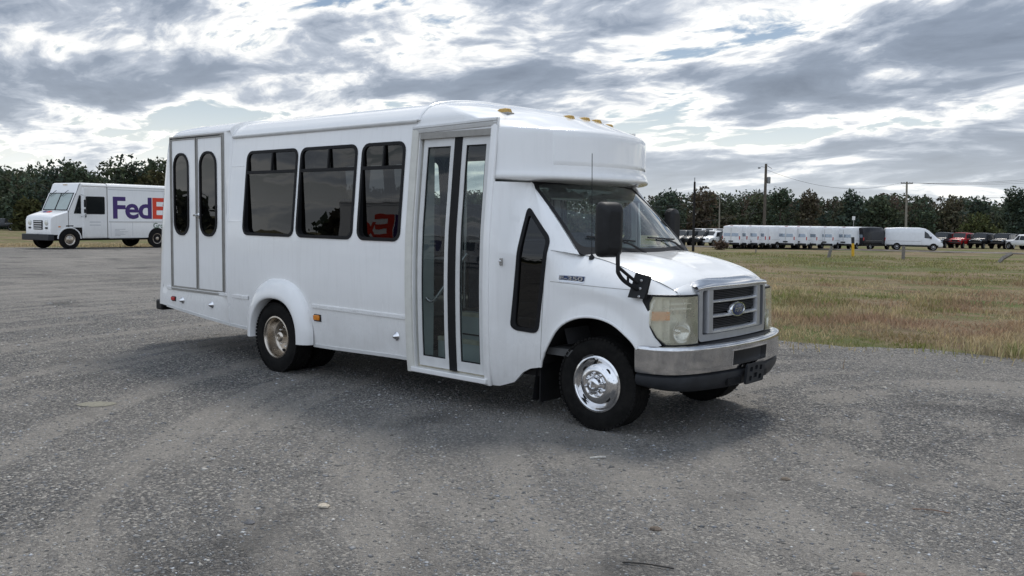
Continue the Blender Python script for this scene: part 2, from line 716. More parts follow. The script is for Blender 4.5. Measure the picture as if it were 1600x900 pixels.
def side_outline(front=-2.0):
    o = []
    for k in range(13):
        z = 0.53 + (2.63 - 0.53) * k / 12
        o.append((xrear(z) + 0.16, z))
    o += [(-5.06, 2.63), (-5.03, 2.56), (front, 2.56), (front, zbot(front))]
    xs = [front - 0.2 * k for k in range(1, 6)]
    o += [(x, zbot(x)) for x in xs if x > ARC_X + 0.46]
    o += [(ARC_X + 0.42, zbot(ARC_X + 0.42)), (ARC_X + 0.42, 0.66), (ARC_X + 0.25, 0.80), (ARC_X - 0.25, 0.80), (ARC_X - 0.42, 0.66), (ARC_X - 0.42, zbot(ARC_X - 0.42))]
    o += [(x, zbot(x)) for x in (-4.7, -5.0, -5.3, -5.6, -5.9, -6.2)]
    return o


LIFT = (-6.385, -5.195, 0.752, 2.592)
lift_hole = [(LIFT[0], LIFT[2]), (LIFT[1], LIFT[2]), (LIFT[1], LIFT[3]), (LIFT[0], LIFT[3])]
win_holes = [rrect(a + 0.02, b - 0.02, WZ0 + 0.02, WZ1 - 0.02, 0.09) for a, b in WIN]
panel(side_outline(), [lift_hole] + win_holes, RS, 0.07, (0, 0.03, 0)).build('side_panel', 'white', bus, 30)
# far side: four windows and no lift
LWIN = [(-5.75, -4.85), (-4.75, -3.82), (-3.72, -2.82), (-2.72, -2.10)]


def LSo(x, z):
    return (x, hbody(z) if x > -5.1 else side_w(x, z), z)


panel(side_outline(-1.0), [rrect(a, b, WZ0, WZ1, 0.09) for a, b in LWIN + [(-1.95, -1.1)]], LSo, 0.09, (0, -0.03, 0)).build('side_panel', 'white', bus, 30)
for a, b in LWIN + [(-1.95, -1.1)]:
    fo = panel(rrect(a - 0.02, b + 0.02, WZ0 - 0.02, WZ1 + 0.02, 0.1), [rrect(a + 0.03, b - 0.03, WZ0 + 0.03, WZ1 - 0.03, 0.07)], lambda x, z: (x, hbody(z) + 0.008, z), 0.1, (0, -0.05, 0)).build('window', 'rubber', bus, 30)
    panel(rrect(a + 0.02, b - 0.02, WZ0 + 0.02, WZ1 - 0.02, 0.08), [], lambda x, z: (x, hbody(z) - 0.012, z), 0.12).build('pane', 'clear', fo)

# rear end: rounded corners, slightly raked
rows = []
for k in range(16):
    z = 0.53 + (2.70 - 0.53) * k / 15
    xr, wd = xrear(z), (LIFT_Y if z > 0.75 else LIFT_Y + 0.01)
    if z > 2.6:
        wd -= (z - 2.6) * 1.2
    half = [(xr + 0.16, wd), (xr + 0.09, wd - 0.005), (xr + 0.04, wd - 0.022), (xr + 0.012, wd - 0.05), (xr, wd - 0.10), (xr - 0.01, wd * 0.5), (xr - 0.015, 0)]
    rows.append([(x, -y, z) for x, y in half] + [(x, y, z) for x, y in reversed(half[:-1])])
MB().grid(rows).build('rear_cap', 'cap_white', bus, 50)
MB().box((-6.87, 0, 0.50), (0.16, 2.06, 0.13)).build('rear_bumper', 'black', bus, bevel=0.02)

# roof
RA = [(1.0, 0.0), (0.985, 0.035), (0.962, 0.068), (0.925, 0.105), (0.87, 0.142), (0.77, 0.178), (0.6, 0.212), (0.4, 0.235), (0.2, 0.247), (0.0, 0.252)]


def roof_section(x, ey, ez, h=0.252):
    pts = [(x, -ey * a, ez + b * h / 0.252) for a, b in RA]
    return pts + [(x, -p[1], p[2]) for p in reversed(pts[:-1])]


MB().grid([roof_section(x, 1.056, 2.556) for x in (-5.045, -4.5, -4.0, -3.5, -3.0, -2.5, -1.95)]).build('roof', 'cap_white', bus, 50)
MB().grid([roof_section(-6.345, 1.03, 2.66, 0.10), roof_section(-6.39, 1.05, 2.65, 0.08)][::-1] + [roof_section(x, 1.092, 2.626, h) for x, h in ((-6.30, 0.135), (-6.2, 0.16), (-5.9, 0.175), (-5.05, 0.182))]).build('lift_roof', 'cap_white', bus, 50)
MB().grid([roof_section(-5.049, 1.092, 2.626, 0.182), roof_section(-5.046, 1.05, 2.54)]).build('roof_step', 'cap_white', bus, 60)
# a rib covers the joint between roof and moulded front cap, another the lift end
MB().tube([(x, y * 1.004, z + 0.004) for x, y, z in roof_section(-1.955, 1.056, 2.556)], 0.013, 6).build('roof_rib', 'white', bus)
MB().tube([(x, y * 1.004, z + 0.004) for x, y, z in roof_section(-5.05, 1.056, 2.556)], 0.011, 6).build('roof_rib', 'white', bus)
for sgn in (-1, 1):
    db = MB()
    db.grid([[(x, sgn * (1.056 + o), 2.553 + h) for o, h in ((0.0, 0.02), (0.018, 0.016), (0.024, 0.004), (0.018, -0.012), (0.0, -0.022))] for x in (-5.03, -4.0, -3.0, -1.97)])
    db.build('drip_rail', 'alu', bus, 60)
MB().span((-5.052, -1.125, 0.42), (-5.042, -1.085, 2.56)).build('panel_seam', 'alu', bus) if False else None
sm = MB()
sm.grid([[RS(-5.05 + d, 0.40 + (2.56 - 0.40) * k / 20, o) for d, o in ((-0.009, 0.0), (-0.006, 0.006), (0.006, 0.006), (0.009, 0.0))] for k in range(21)])
sm.build('panel_seam', 'white', bus, 60)
for z in (2.22, 1.60):
    sm = MB()
    sm.grid([[RS(x, z + d, o) for d, o in ((-0.004, 0.0), (-0.002, 0.004), (0.002, 0.004), (0.004, 0.0))] for x in (-5.03, -4.9, -4.77)])
    sm.build('panel_seam', 'white', bus, 60)

# rub rails
for x0, x1 in ((-6.52, -4.62), (-3.45, -2.03)):
    rb = MB()
    n = 8
    rb.grid([[RS(x0 + (x1 - x0) * k / n, 0.752 + d, o) for d, o in ((-0.022, 0.0), (-0.018, 0.012), (-0.004, 0.013), (0.0, 0.008), (0.004, 0.013), (0.018, 0.012), (0.022, 0.0))] for k in range(n + 1)])
    rb.build('rub_rail', 'white', bus, 40)
# hem along the skirt
for x0, x1 in ((-6.52, -4.60), (-3.47, -2.02)):
    rb = MB()
    rb.grid([[RS(x0 + (x1 - x0) * k / 8, zbot(x0 + (x1 - x0) * k / 8) + d, o) for d, o in ((-0.012, -0.03), (-0.012, 0.005), (0.02, 0.007), (0.024, 0.0))] for k in range(9)])
    rb.build('skirt_hem', 'alu', bus, 40)

# side windows: black frame, two sliding top panes over a fixed pane
for a, b in WIN:
    def fr(x, z):
        return RS(x, z, 0.010)
    wn = panel(rrect(a, b, WZ0, WZ1, 0.095), [rrect(a + 0.031, b - 0.031, WZ0 + 0.031, WZ1 - 0.031, 0.068)], fr, 0.07, (0, 0.10, 0)).build('window', 'rubber', bus, 30, 0.005)
    zs = 2.143
    mx = (a + b) / 2 + 0.01
    MB().grid([[RS(a + 0.03 + (b - a - 0.06) * k / 4, zs + d, o) for d, o in ((-0.018, -0.01), (-0.016, 0.010), (0.016, 0.010), (0.018, -0.01))] for k in range(5)]).build('window_bar', 'rubber', wn, 40)
    MB().grid([[RS(mx + d, zs + (WZ1 - 0.03 - zs) * k / 4, o) for d, o in ((-0.012, -0.01), (-0.010, 0.009), (0.010, 0.009), (0.012, -0.01))] for k in range(5)]).build('window_bar', 'rubber', wn, 40)
    for x0, x1, z0, z1, dy in ((a + 0.022, b - 0.022, WZ0 + 0.022, zs, 0.0), (a + 0.022, mx, zs, WZ1 - 0.022, 0.002), (mx, b - 0.022, zs, WZ1 - 0.022, -0.006)):
        yp_ = -(side_w(x0, z1) - 0.004 + dy)
        panel(rrect(x0, x1, z0, z1, 0.03), [], lambda x, z, yp_=yp_: (x, yp_ - 0.016 * (z1 - z), z), 0.2).build('pane', 'tint', wn, 80)

# lift doors
ly = -LIFT_Y
for k, (x0, x1) in enumerate(((-6.372, -5.786), (-5.768, -5.208))):
    wx0, wx1 = ((-6.305, -5.97), (-5.70, -5.345))[k]
    hole = rrect(wx0, wx1, 1.425, 2.40, 0.155)
    leaf = panel([(x0, 0.765), (x1, 0.765), (x1, 2.58), (x0, 2.58)], [hole], lambda x, z: (x, ly - 0.004, z), 0.12, (0, 0.04, 0)).build('lift_door', 'white', bus, 30)
    fm = panel(rrect(wx0 - 0.012, wx1 + 0.012, 1.413, 2.412, 0.165), [rrect(wx0 + 0.016, wx1 - 0.016, 1.441, 2.384, 0.14)], lambda x, z: (x, ly - 0.016, z), 0.1, (0, 0.03, 0)).build('window_frame', 'rubber', leaf, 30, 0.005)
    panel(rrect(wx0 + 0.02, wx1 - 0.02, 1.445, 2.38, 0.135), [], lambda x, z: (x, ly - 0.004, z), 0.2).build('pane', 'tint', leaf)
    eb = MB()
    for (p, q) in (((x0, 2.566), (x1, 2.58)), ((x0, 0.765), (x1, 0.785)), ((x0, 0.785), (x0 + 0.016, 2.566)), ((x1 - 0.016, 0.785), (x1, 2.566))):
        eb.span((p[0], ly - 0.014, p[1]), (q[0], ly - 0.0045, q[1]))
    eb.build('door_edge', 'trim_grey', leaf)
lf = MB()
for p, q in (((LIFT[0] - 0.012, LIFT[3]), (LIFT[1] + 0.012, LIFT[3] + 0.02)), ((LIFT[0] - 0.012, LIFT[2] - 0.022), (LIFT[1] + 0.012, LIFT[2])), ((LIFT[0] - 0.014, LIFT[2]), (LIFT[0], LIFT[3])), ((LIFT[1], LIFT[2]), (LIFT[1] + 0.014, LIFT[3]))):
    lf.span((p[0], ly - 0.016, p[1]), (q[0], ly + 0.02, q[1]))
lf.build('lift_door_frame', 'trim_grey', bus, bevel=0.003)
hd = MB()
hd.lathe([(0.034, 0), (0.034, 0.008), (0.016, 0.012), (0.016, 0.03)], (-5.742, ly - 0.004, 1.66), (0, -1, 0), 16)
hd.span((-5.80, ly - 0.05, 1.648), (-5.73, ly - 0.033, 1.672))
hd.build('door_handle', 'chrome', bus, bevel=0.004)


def side_lamp(name, x, z, mt, r=0.034):
    y = -side_w(x, z)
    if mt == 'chrome':
        o = MB().lathe([(r * 1.15, -0.004), (r * 1.15, 0.004), (r, 0.008), (r * 0.85, 0.014), (r * 0.6, 0.03), (r * 0.35, 0.042), (0.002, 0.046)], (x, y, z), (0, -1, 0), 20)
        return o.build(name, 'chrome', bus)
    o = MB().box((x, y - 0.010, z), (r * 2.6, 0.028, r * 1.45)).build(name, mt, bus, bevel=0.008)
    MB().box((x + 0.006, y - 0.002, z - 0.002), (r * 3.2, 0.012, r * 2.0)).build('lamp_base', 'black', o, bevel=0.003)
    return o


side_lamp('side_marker', -6.345, 0.622, 'red_lens', 0.03)
side_lamp('docking_lamp', -6.13, 0.613, 'chrome', 0.036)
side_lamp('docking_lamp', -5.455, 0.609, 'chrome', 0.036)
side_lamp('side_marker', -3.377, 0.636, 'amber', 0.036)
side_lamp('docking_lamp', -2.17, 0.563, 'chrome', 0.036)

# rear wheel flares
for sgn in (-1, 1):
    rows = []
    for k in range(33):
        th = PI * (-0.03 + 1.06 * k / 32)
        c, s_ = math.cos(th), math.sin(th)

        def arc(a, b, pw=0.86):
            return (ARC_X + a * math.copysign(abs(c) ** pw, c), 0.36 + b * (math.copysign(abs(s_) ** pw, s_)))
        row = []
        for a, b, y in ((0.572, 0.645, 1.132), (0.566, 0.638, 1.165), (0.548, 0.618, 1.195), (0.512, 0.575, 1.222), (0.468, 0.515, 1.242), (0.436, 0.462, 1.250), (0.424, 0.440, 1.248), (0.418, 0.432, 1.238), (0.416, 0.430, 1.12)):
            X, Z = arc(a, b)
            row.append((X, sgn * y, max(Z, 0.345)))
        rows.append(row)
    MB().grid(rows).build('wheel_flare', 'cap_white', bus, 60)
MB().span((-4.52, -1.06, 0.30), (-4.50, -0.66, 0.62)).build('mud_flap', 'rubber', bus)
MB().prism([(ARC_X - 0.5, -1.115, 0.40), (ARC_X + 0.5, -1.115, 0.40), (ARC_X + 0.5, -1.115, 0.95), (ARC_X - 0.5, -1.115, 0.95)], (0, 0.01, 0)) if False else None
ww = MB()
ww.grid([[(ARC_X + 0.47 * math.cos(t), y, 0.30 + 0.54 * math.sin(t)) for y in (-1.10, -0.55)] for t in [PI * k / 16 for k in range(17)]])
ww.span((ARC_X - 0.47, -0.56, 0.3), (ARC_X + 0.47, -0.55, 0.85))
ww.build('wheel_well', 'dark', bus)

# underbody
ub = MB()
ub.span((-6.4, -0.95, 0.55), (-4.6, 0.95, 0.74))
ub.span((-3.45, -1.02, 0.47), (-2.0, 1.02, 0.74))
ub.span((-4.6, -0.5, 0.46), (-3.45, 0.5, 0.74))
ub.span((-2.0, -0.45, 0.42), (0.45, 0.45, 0.72))
ub.span((-6.4, -0.42, 0.42), (0.5, -0.34, 0.56))
ub.span((-6.4, 0.34, 0.42), (0.5, 0.42, 0.56))
ub.span((-4.12, -0.9, 0.33), (-3.92, 0.9, 0.44))
ub.span((-0.10, -0.68, 0.30), (0.08, 0.68, 0.42))
ub.span((0.35, -0.62, 0.40), (0.62, 0.62, 1.05))
ub.span((-0.85, -0.93, 0.36), (-0.6, -0.5, 0.5))
ub.build('chassis', 'dark', bus)

# ---- entry door section
DX0, DX1, DZ0, DZ1 = -1.93, -1.05, 0.305, 2.43


def FS(x, z, o=0.0):
    return (x, -(hbody(z) + o), z)


panel([(-2.0, 0.27), (-1.0, 0.255), (-1.0, 2.53), (-2.0, 2.56)], [[(DX0, DZ0), (DX1, DZ0), (DX1, DZ1), (DX0, DZ1)]], FS, 0.07, (0, 0.03, 0)).build('door_surround', 'white', bus, 30)
fj = MB()     # cream jamb post on the hinge side and white trim post on the other
fj.grid([[FS(-2.0 + d, 0.255 + (2.47 - 0.255) * k / 20, o) for d, o in ((-0.022, -0.004), (-0.020, 0.022), (0.0, 0.03), (0.028, 0.026), (0.058, 0.016), (0.074, -0.06))] for k in range(21)])
fj.build('door_post', 'cream', bus, 40)
fj = MB()
fj.grid([[FS(-1.0 + d, 0.25 + (2.50 - 0.25) * k / 20, o) for d, o in ((-0.066, -0.06), (-0.056, 0.010), (-0.02, 0.018), (0.0, 0.018), (0.012, 0.012), (0.014, -0.004))] for k in range(21)])
fj.build('door_post', 'white', bus, 40)
hdx = MB()
hdx.grid([[(x, -(hbody(2.47) + o), 2.475 + 0.022 * (x + 2.0) + d) for d, o in ((-0.034, -0.02), (-0.034, 0.014), (-0.008, 0.022), (-0.004, 0.012), (0.004, 0.012), (0.008, 0.024), (0.026, 0.020), (0.030, -0.002))] for x in (-2.02, -1.7, -1.35, -0.985)])
hdx.build('door_header', 'alu', bus, 40)
MB().span((-1.955, -1.155, 0.262), (-1.015, -1.02, 0.308)).build('door_sill', 'cap_white', bus, bevel=0.008)


def door_y(z, o=0.0):
    return -(hbody(z) - 0.022 + o)


for x0, x1 in ((-1.895, -1.50), (-1.412, -1.072)):
    lf = panel([(x0, 0.325), (x1, 0.325), (x1, 2.385), (x0, 2.385)], [[(x0 + 0.052, 0.415), (x1 - 0.052, 0.415), (x1 - 0.052, 2.312), (x0 + 0.052, 2.312)]], lambda x, z: (x, door_y(z), z), 0.15, (0, 0.03, 0)).build('entry_door', 'alu', bus, 30, 0.003)
    panel([(x0 + 0.045, 0.405), (x1 - 0.045, 0.405), (x1 - 0.045, 2.32), (x0 + 0.045, 2.32)], [], lambda x, z: (x, door_y(z, -0.014), z), 0.25).build('pane', 'door_glass', lf)
    gb = panel([(x0 + 0.052, 0.415), (x1 - 0.052, 0.415), (x1 - 0.052, 2.312), (x0 + 0.052, 2.312)], [[(x0 + 0.062, 0.425), (x1 - 0.062, 0.425), (x1 - 0.062, 2.302), (x0 + 0.062, 2.302)]], lambda x, z: (x, door_y(z, -0.006), z), 0.25, (0, 0.008, 0))
    gb.build('glass_gasket', 'rubber', lf)
panel([(-1.502, 0.318), (-1.410, 0.318), (-1.410, 2.40), (-1.502, 2.40)], [], lambda x, z: (x, door_y(z, 0.006), z), 0.2, (0, 0.03, 0)).build('door_seal', 'rubber', bus, 30, 0.006)
MB().span((DX0 + 0.005, -1.075, 2.385), (DX1 - 0.005, -0.98, 2.44)).build('door_track', 'trim_grey', bus)

# ---- moulded front cap over the cab
X0T = [(1.955, -0.84), (1.985, -0.74), (1.998, -0.60), (2.008, -0.48), (2.02, -0.415), (2.036, -0.398), (2.055, -0.40), (2.08, -0.415), (2.12, -0.425), (2.36, -0.436), (2.42, -0.442), (2.442, -0.458), (2.462, -0.50), (2.49, -0.575), (2.54, -0.71), (2.60, -0.87), (2.67, -1.12), (2.72, -1.36), (2.765, -1.62), (2.795, -1.85), (2.81, -1.93)]
WT = [(1.955, 0.86), (1.985, 0.95), (1.998, 1.02), (2.008, 1.06), (2.02, 1.088), (2.036, 1.098), (2.055, 1.098), (2.08, 1.088), (2.12, 1.082), (2.25, 1.075), (2.36, 1.074), (2.41, 1.068), (2.45, 1.062), (2.52, 1.054)]


def cap_w(z):
    if z <= 2.556:
        return min(interp(WT, z), hbody(z) + 0.004)
    b = z - 2.556
    for (a0, b0), (a1, b1) in zip(RA, RA[1:]):
        if b <= b1:
            return 1.056 * (a0 + (a1 - a0) * (b - b0) / (b1 - b0))
    return 0.02


def cap_plan(z, n=12):
    """points of the cap outline at height z from the door (near side) to the centre line"""
    x0, wd = interp(X0T, z), cap_w(z)
    yb = min(0.72, wd * 0.70)
    xb = x0 - 0.45 * yb * yb
    ax = min(-1.0, xb - 0.30) if z < 2.525 else max(-1.94, min(-1.0, xb - 0.32))
    start = ax if z < 2.525 else -1.95
    pts = []
    if start < ax - 0.01:
        pts += [(start + (ax - start) * k / 6, wd) for k in range(6)]
    else:
        pts += [(start, wd)] * 6
    A, B = Vector((ax, wd)), Vector((xb, yb))
    L = (B - A).length
    C1 = A.lerp(B, 0.30) + Vector((0.055, 0.015))
    C2 = A.lerp(B, 0.70) + Vector((0.045, 0.03))
    for k in range(n + 1):
        t = k / n
        q = A * (1 - t) ** 3 + C1 * 3 * t * (1 - t) ** 2 + C2 * 3 * t * t * (1 - t) + B * t ** 3
        pts.append((q.x, q.y))
    for k in range(1, 9):
        y = yb * (1 - k / 8)
        pts.append((x0 - 0.45 * y * y, y))
    return pts


zl = [1.955, 1.985, 1.993, 1.999, 2.005, 2.012, 2.02, 2.028, 2.037, 2.048, 2.06, 2.075, 2.09, 2.12, 2.16, 2.2, 2.26, 2.31, 2.36, 2.40, 2.42, 2.434, 2.444, 2.454, 2.466, 2.482, 2.50, 2.52, 2.5235]
rows = []
for z in zl + [2.5265, 2.556, 2.58, 2.61, 2.64, 2.67, 2.695, 2.72, 2.745, 2.765, 2.785, 2.798, 2.806]:
    p = cap_plan(z)
    rows.append([(x, -y, z) for x, y in p] + [(x, y, z) for x, y in reversed(p[:-1])])
cap = MB()
cap.grid(rows).build('front_cap', 'cap_white', bus, 60)
rows = []          # shallow raised sign panel on the front of the cap
for k in range(13):
    z = 2.135 + (2.42 - 2.135) * k / 12
    x0 = interp(X0T, z)
    o = 0.007 if 0 < k < 12 else -0.002
    ys = [-0.722, -0.716] + [-0.70 + 1.40 * j / 24 for j in range(25)] + [0.716, 0.722]
    rows.append([(x0 - 0.45 * y * y + (o if 0 < j < len(ys) - 1 else -0.003), y, z) for j, y in enumerate(ys)])
MB().grid(rows).build('sign_panel', 'cap_white', bus, 60)
for y, x, z in ((-0.78, -1.155, 2.612), (-0.21, -0.895, 2.590), (0.0, -0.875, 2.590), (0.21, -0.895, 2.590), (0.78, -1.155, 2.612)):
    b = MB().add([(x - 0.09, y - 0.035, z), (x - 0.09, y + 0.035, z), (x + 0.06, y - 0.045, z - 0.035), (x + 0.06, y + 0.045, z - 0.035),
                  (x - 0.06, y - 0.02, z + 0.028), (x - 0.06, y + 0.02, z + 0.028), (x + 0.035, y - 0.035, z + 0.028), (x + 0.035, y + 0.035, z + 0.028)],
                 [(0, 1, 3, 2), (0, 4, 5, 1), (4, 6, 7, 5), (2, 3, 7, 6), (0, 2, 6, 4), (1, 5, 7, 3)])
    lo = b.build('roof_marker', 'amber_old', bus, 30, 0.01, 3)
    MB().box((x - 0.01, y, z - 0.02), (0.15, 0.09, 0.022)).build('lamp_base', 'trim_grey', lo, bevel=0.006)

# ---- cab shell
ZH = [(-0.52, 1.432), (-0.1, 1.374), (0.23, 1.287), (0.49, 1.200), (0.62, 1.128), (0.68, 1.10)]


def zhood(x):
    return interp(ZH, x)


def cab_w(x, z):
    t = sstep((x + 0.985) / 0.17)
    wd = hbody(z) + 0.004 + (0.985 - hbody(z) - 0.004) * t
    wd -= t * 0.30 * max(0.0, z - 1.40) ** 1.08
    f = sstep((x + 0.50) / 0.30)
    u = max(0.0, min(1.0, (z - (zhood(x) - 0.24)) / 0.24))
    wd -= f * 0.165 * u ** 2.0
    if x > 0.22:
        wd -= 0.45 * (x - 0.22) ** 2
    if z < 0.5:
        wd -= 0.10 * (0.5 - z) ** 1.3
    # pressed shoulder line above the arch
    wd += 0.010 * f * math.exp(-((z - (1.13 - 0.05 * x)) / 0.045) ** 2)
    d = math.hypot(x + 0.02, (z - 0.42) * 0.92)
    wd += 0.016 * math.exp(-((d - 0.47) / 0.045) ** 2) * (1 if z > 0.55 else 0)
    return wd


def CS(x, z, o=0.0):
    return (x, -(cab_w(x, z) + o), z)


ARCH = [(-0.545, 0.45), (-0.53, 0.52), (-0.465, 0.644), (-0.355, 0.803), (-0.19, 0.893), (0.0, 0.915), (0.182, 0.876), (0.332, 0.777), (0.395, 0.705)]
arch = [(p.x, p.y) for p in catmull([(a, b, 0) for a, b in ARCH], 4)]
cab_out = [(-1.0, 1.99), (-1.0, 0.256), (-0.93, 0.252), (-0.84, 0.285), (-0.74, 0.385), (-0.66, 0.425)] + arch
cab_out += [(0.50, 0.712), (0.565, 0.742), (0.515, 0.80), (0.478, 0.88), (0.484, 1.00), (0.498, 1.118)]
seam = [0.62, 0.5, 0.35, 0.2, 0.05, -0.1, -0.25, -0.4, -0.47]
cab_out += [(0.62, 1.122)] + [(x, zhood(x) - 0.002) for x in seam[1:]] + [(-0.505, 1.455), (-0.64, 1.70), (-0.80, 1.97), (-0.82, 1.99)]
cw = [(-0.795, 1.80), (-0.487, 1.518), (-0.575, 0.728), (-0.862, 0.735)]
cwo = rpoly(cw, 0.07)
cwc = (sum(p[0] for p in cw) / 4, sum(p[1] for p in cw) / 4)


def shrink(poly, d):
    out = []
    n = len(poly)
    for i in range(n):
        a, b, c = Vector(poly[i - 1]), Vector(poly[i]), Vector(poly[(i + 1) % n])
        e1, e2 = (b - a).normalized(), (c - b).normalized()
        n1, n2 = Vector((e1.y, -e1.x)), Vector((e2.y, -e2.x))
        if (Vector(cwc) - b).dot(n1 + n2) < 0:
            n1, n2 = -n1, -n2
        k = 1 + n1.dot(n2)
        q = b + (n1 + n2) * d / k
        out.append((q.x, q.y))
    return out


cw_in = rpoly(shrink(cw, 0.034), 0.05)
cw_hole = rpoly(shrink(cw, 0.014), 0.06)
panel(cab_out, [cw_hole], CS, 0.045, (0, 0.02, 0)).build('cab_side', 'white', bus, 40)
wn = panel(cwo, [cw_in], lambda x, z: CS(x, z, 0.010), 0.05, (0, 0.04, 0)).build('cab_window', 'rubber', bus, 30, 0.005)
panel(rpoly(shrink(cw, 0.026), 0.05), [], lambda x, z: CS(x, z, -0.006), 0.08).build('pane', 'tint', wn, 80)
# dark seam lines of the cab door remains and hood
for pts in ([(-0.50, 1.44), (-0.515, 1.36), (-0.53, 1.1), (-0.545, 0.7), (-0.548, 0.47)],):
    c = catmull([(a, b, 0) for a, b in pts], 5)
    MB().grid([[CS(p.x - 0.0025, p.y, 0.001), CS(p.x + 0.0025, p.y, 0.001)] for p in c]).build('panel_gap', 'trim_grey', bus)
c = [(x, 1.158 - 0.03 * x) for x in [-0.46 + 0.05 * k for k in range(17)]]
MB().grid([[CS(x, z - 0.002, 0.001), CS(x, z + 0.002, 0.001)] for x, z in c]).build('panel_gap', 'trim_grey', bus)
# far side of the cab
lw = [(-0.86, 1.90), (-0.52, 1.47), (-0.95, 1.42), (-0.97, 1.90)]
panel(cab_out, [[(-0.80, 1.86), (-0.53, 1.44), (-0.96, 1.40), (-0.96, 1.86)]], lambda x, z: (x, cab_w(x, z), z), 0.08, (0, -0.02, 0)).build('cab_side', 'white', bus, 40)
panel([(-0.81, 1.87), (-0.52, 1.43), (-0.97, 1.39), (-0.97, 1.87)], [], lambda x, z: (x, cab_w(x, z) - 0.012, z), 0.2).build('cab_window', 'clear', bus)

# arch lip
MB().tube([CS(x, z, 0.002) for x, z in arch], 0.011, 8).build('arch_lip', 'white', bus)
aw = MB()
aw.grid([[(x * 1.02, y, z + 0.02) for y in (-0.955, -0.5)] for x, z in arch])
aw.span((-0.56, -0.52, 0.42), (0.5, -0.5, 0.95))
aw.build('wheel_well', 'dark', bus)
MB().add([(-0.60, -0.95, 0.56), (-0.57, -0.66, 0.56), (-0.655, -0.955, 0.15), (-0.60, -0.66, 0.15), (-0.48, -0.955, 0.72), (-0.46, -0.66, 0.72)],
         [(0, 1, 3, 2), (0, 4, 5, 1)]).build('mud_flap', 'rubber', bus)
MB().span((-0.60, -0.93, 0.14), (-0.585, -0.62, 0.6)).build('mud_flap', 'rubber', bus)
MB().box((-0.914, -(cab_w(-0.914, 1.316) + 0.003), 1.316), (0.045, 0.012, 0.062)).build('key_box', 'trim_grey', bus, bevel=0.004)
MB().lathe([(0.013, 0), (0.012, 0.006), (0.004, 0.008)], (-0.912, -(cab_w(-0.914, 1.318) + 0.009), 1.32), (0, -1, 0), 12).build('key_lock', 'chrome', bus)

# windshield, A-pillars, cowl


def WS(u, v, o=0.0):
    """u -1..1 across, v 0..1 bottom to top"""
    c = 1 - u * u
    a = Vector((-0.25 + 0.17 * c, 0.885 * u, 1.395 - 0.028 * c))
    b = Vector((-0.845 + 0.13 * c, 0.80 * u, 1.985 + 0.02 * c))
    p = a.lerp(b, v)
    p += Vector((0.7, 0, 0.7)) * (0.03 * 4 * v * (1 - v) * 0.5 + o)
    return tuple(p)


def ws_poly(m, r):
    return rrect(-1 + m, 1 - m, 0.0 + m * 0.9, 1.05 - m, r)


glassp = panel(rrect(-0.985, 0.985, 0.01, 1.04, 0.08), [], WS, 0.1).build('windshield', 'windshield', bus, 80)
panel(rrect(-1.0, 1.0, -0.012, 1.06, 0.09), [rrect(-0.945, 0.945, 0.105, 0.985, 0.08)], lambda u, v: WS(u, v, 0.003), 0.06, (-0.008, 0, -0.008)).build('windshield_border', 'black', glassp, 60)
panel([(-0.95, 0.78), (0.95, 0.78), (0.95, 0.99), (-0.95, 0.99)], [], lambda u, v: WS(u, v, -0.006), 0.1).build('shade_band', 'band', glassp, 80)
for sgn in (-1, 1):
    rows = []
    zs_ = [(-0.455, 1.425), (-0.505, 1.455), (-0.64, 1.70), (-0.80, 1.97), (-0.82, 1.99)]
    cps = catmull([(a, b, 0) for a, b in zs_], 4)
    for k, p in enumerate(cps):
        outer = Vector((p.x, sgn * cab_w(p.x, p.y), p.y))
        inner = Vector(WS(sgn * 0.995, (p.y - 1.395) / 0.59 if k else 0.0, 0.004))
        mid = outer.lerp(inner, 0.5) + Vector((0.006, sgn * 0.012, 0.004))
        rows.append([outer, outer.lerp(mid, 0.5) + Vector((0, sgn * 0.006, 0)), mid, mid.lerp(inner, 0.6), inner])
    MB().grid(rows).build('pillar', 'white', bus, 60)


CR = [(-0.6, 0.005), (-0.1, 0.032), (0.23, 0.078), (0.5, 0.098), (0.62, 0.105), (0.7, 0.10)]
YS = [(-0.6, 0.84), (-0.1, 0.822), (0.3, 0.815), (0.5, 0.79), (0.62, 0.745), (0.7, 0.72)]


def hood_pt(x, u):
    ys = interp(YS, x)
    y = u * ys
    z = zhood(x) + interp(CR, x) * (1 - abs(u) ** 4.5)
    z += 0.010 * math.exp(-((abs(y) - 0.36) / 0.07) ** 2) * sstep((x + 0.2) / 0.3) * (1 - sstep((x - 0.45) / 0.2))
    return (x, y, z)


rows = []
NU = 36
for k in range(21):
    t = k / 20
    row = []
    for j in range(NU + 1):
        u = -1 + 2 * j / NU
        xr = -0.44 + 0.50 * (1 - abs(u) ** 2.2) * 0.68
        xf = 0.622 - 0.035 * u * u - 0.02 * abs(u) ** 6
        row.append(hood_pt(xr + (xf - xr) * t, u))
    rows.append(row)
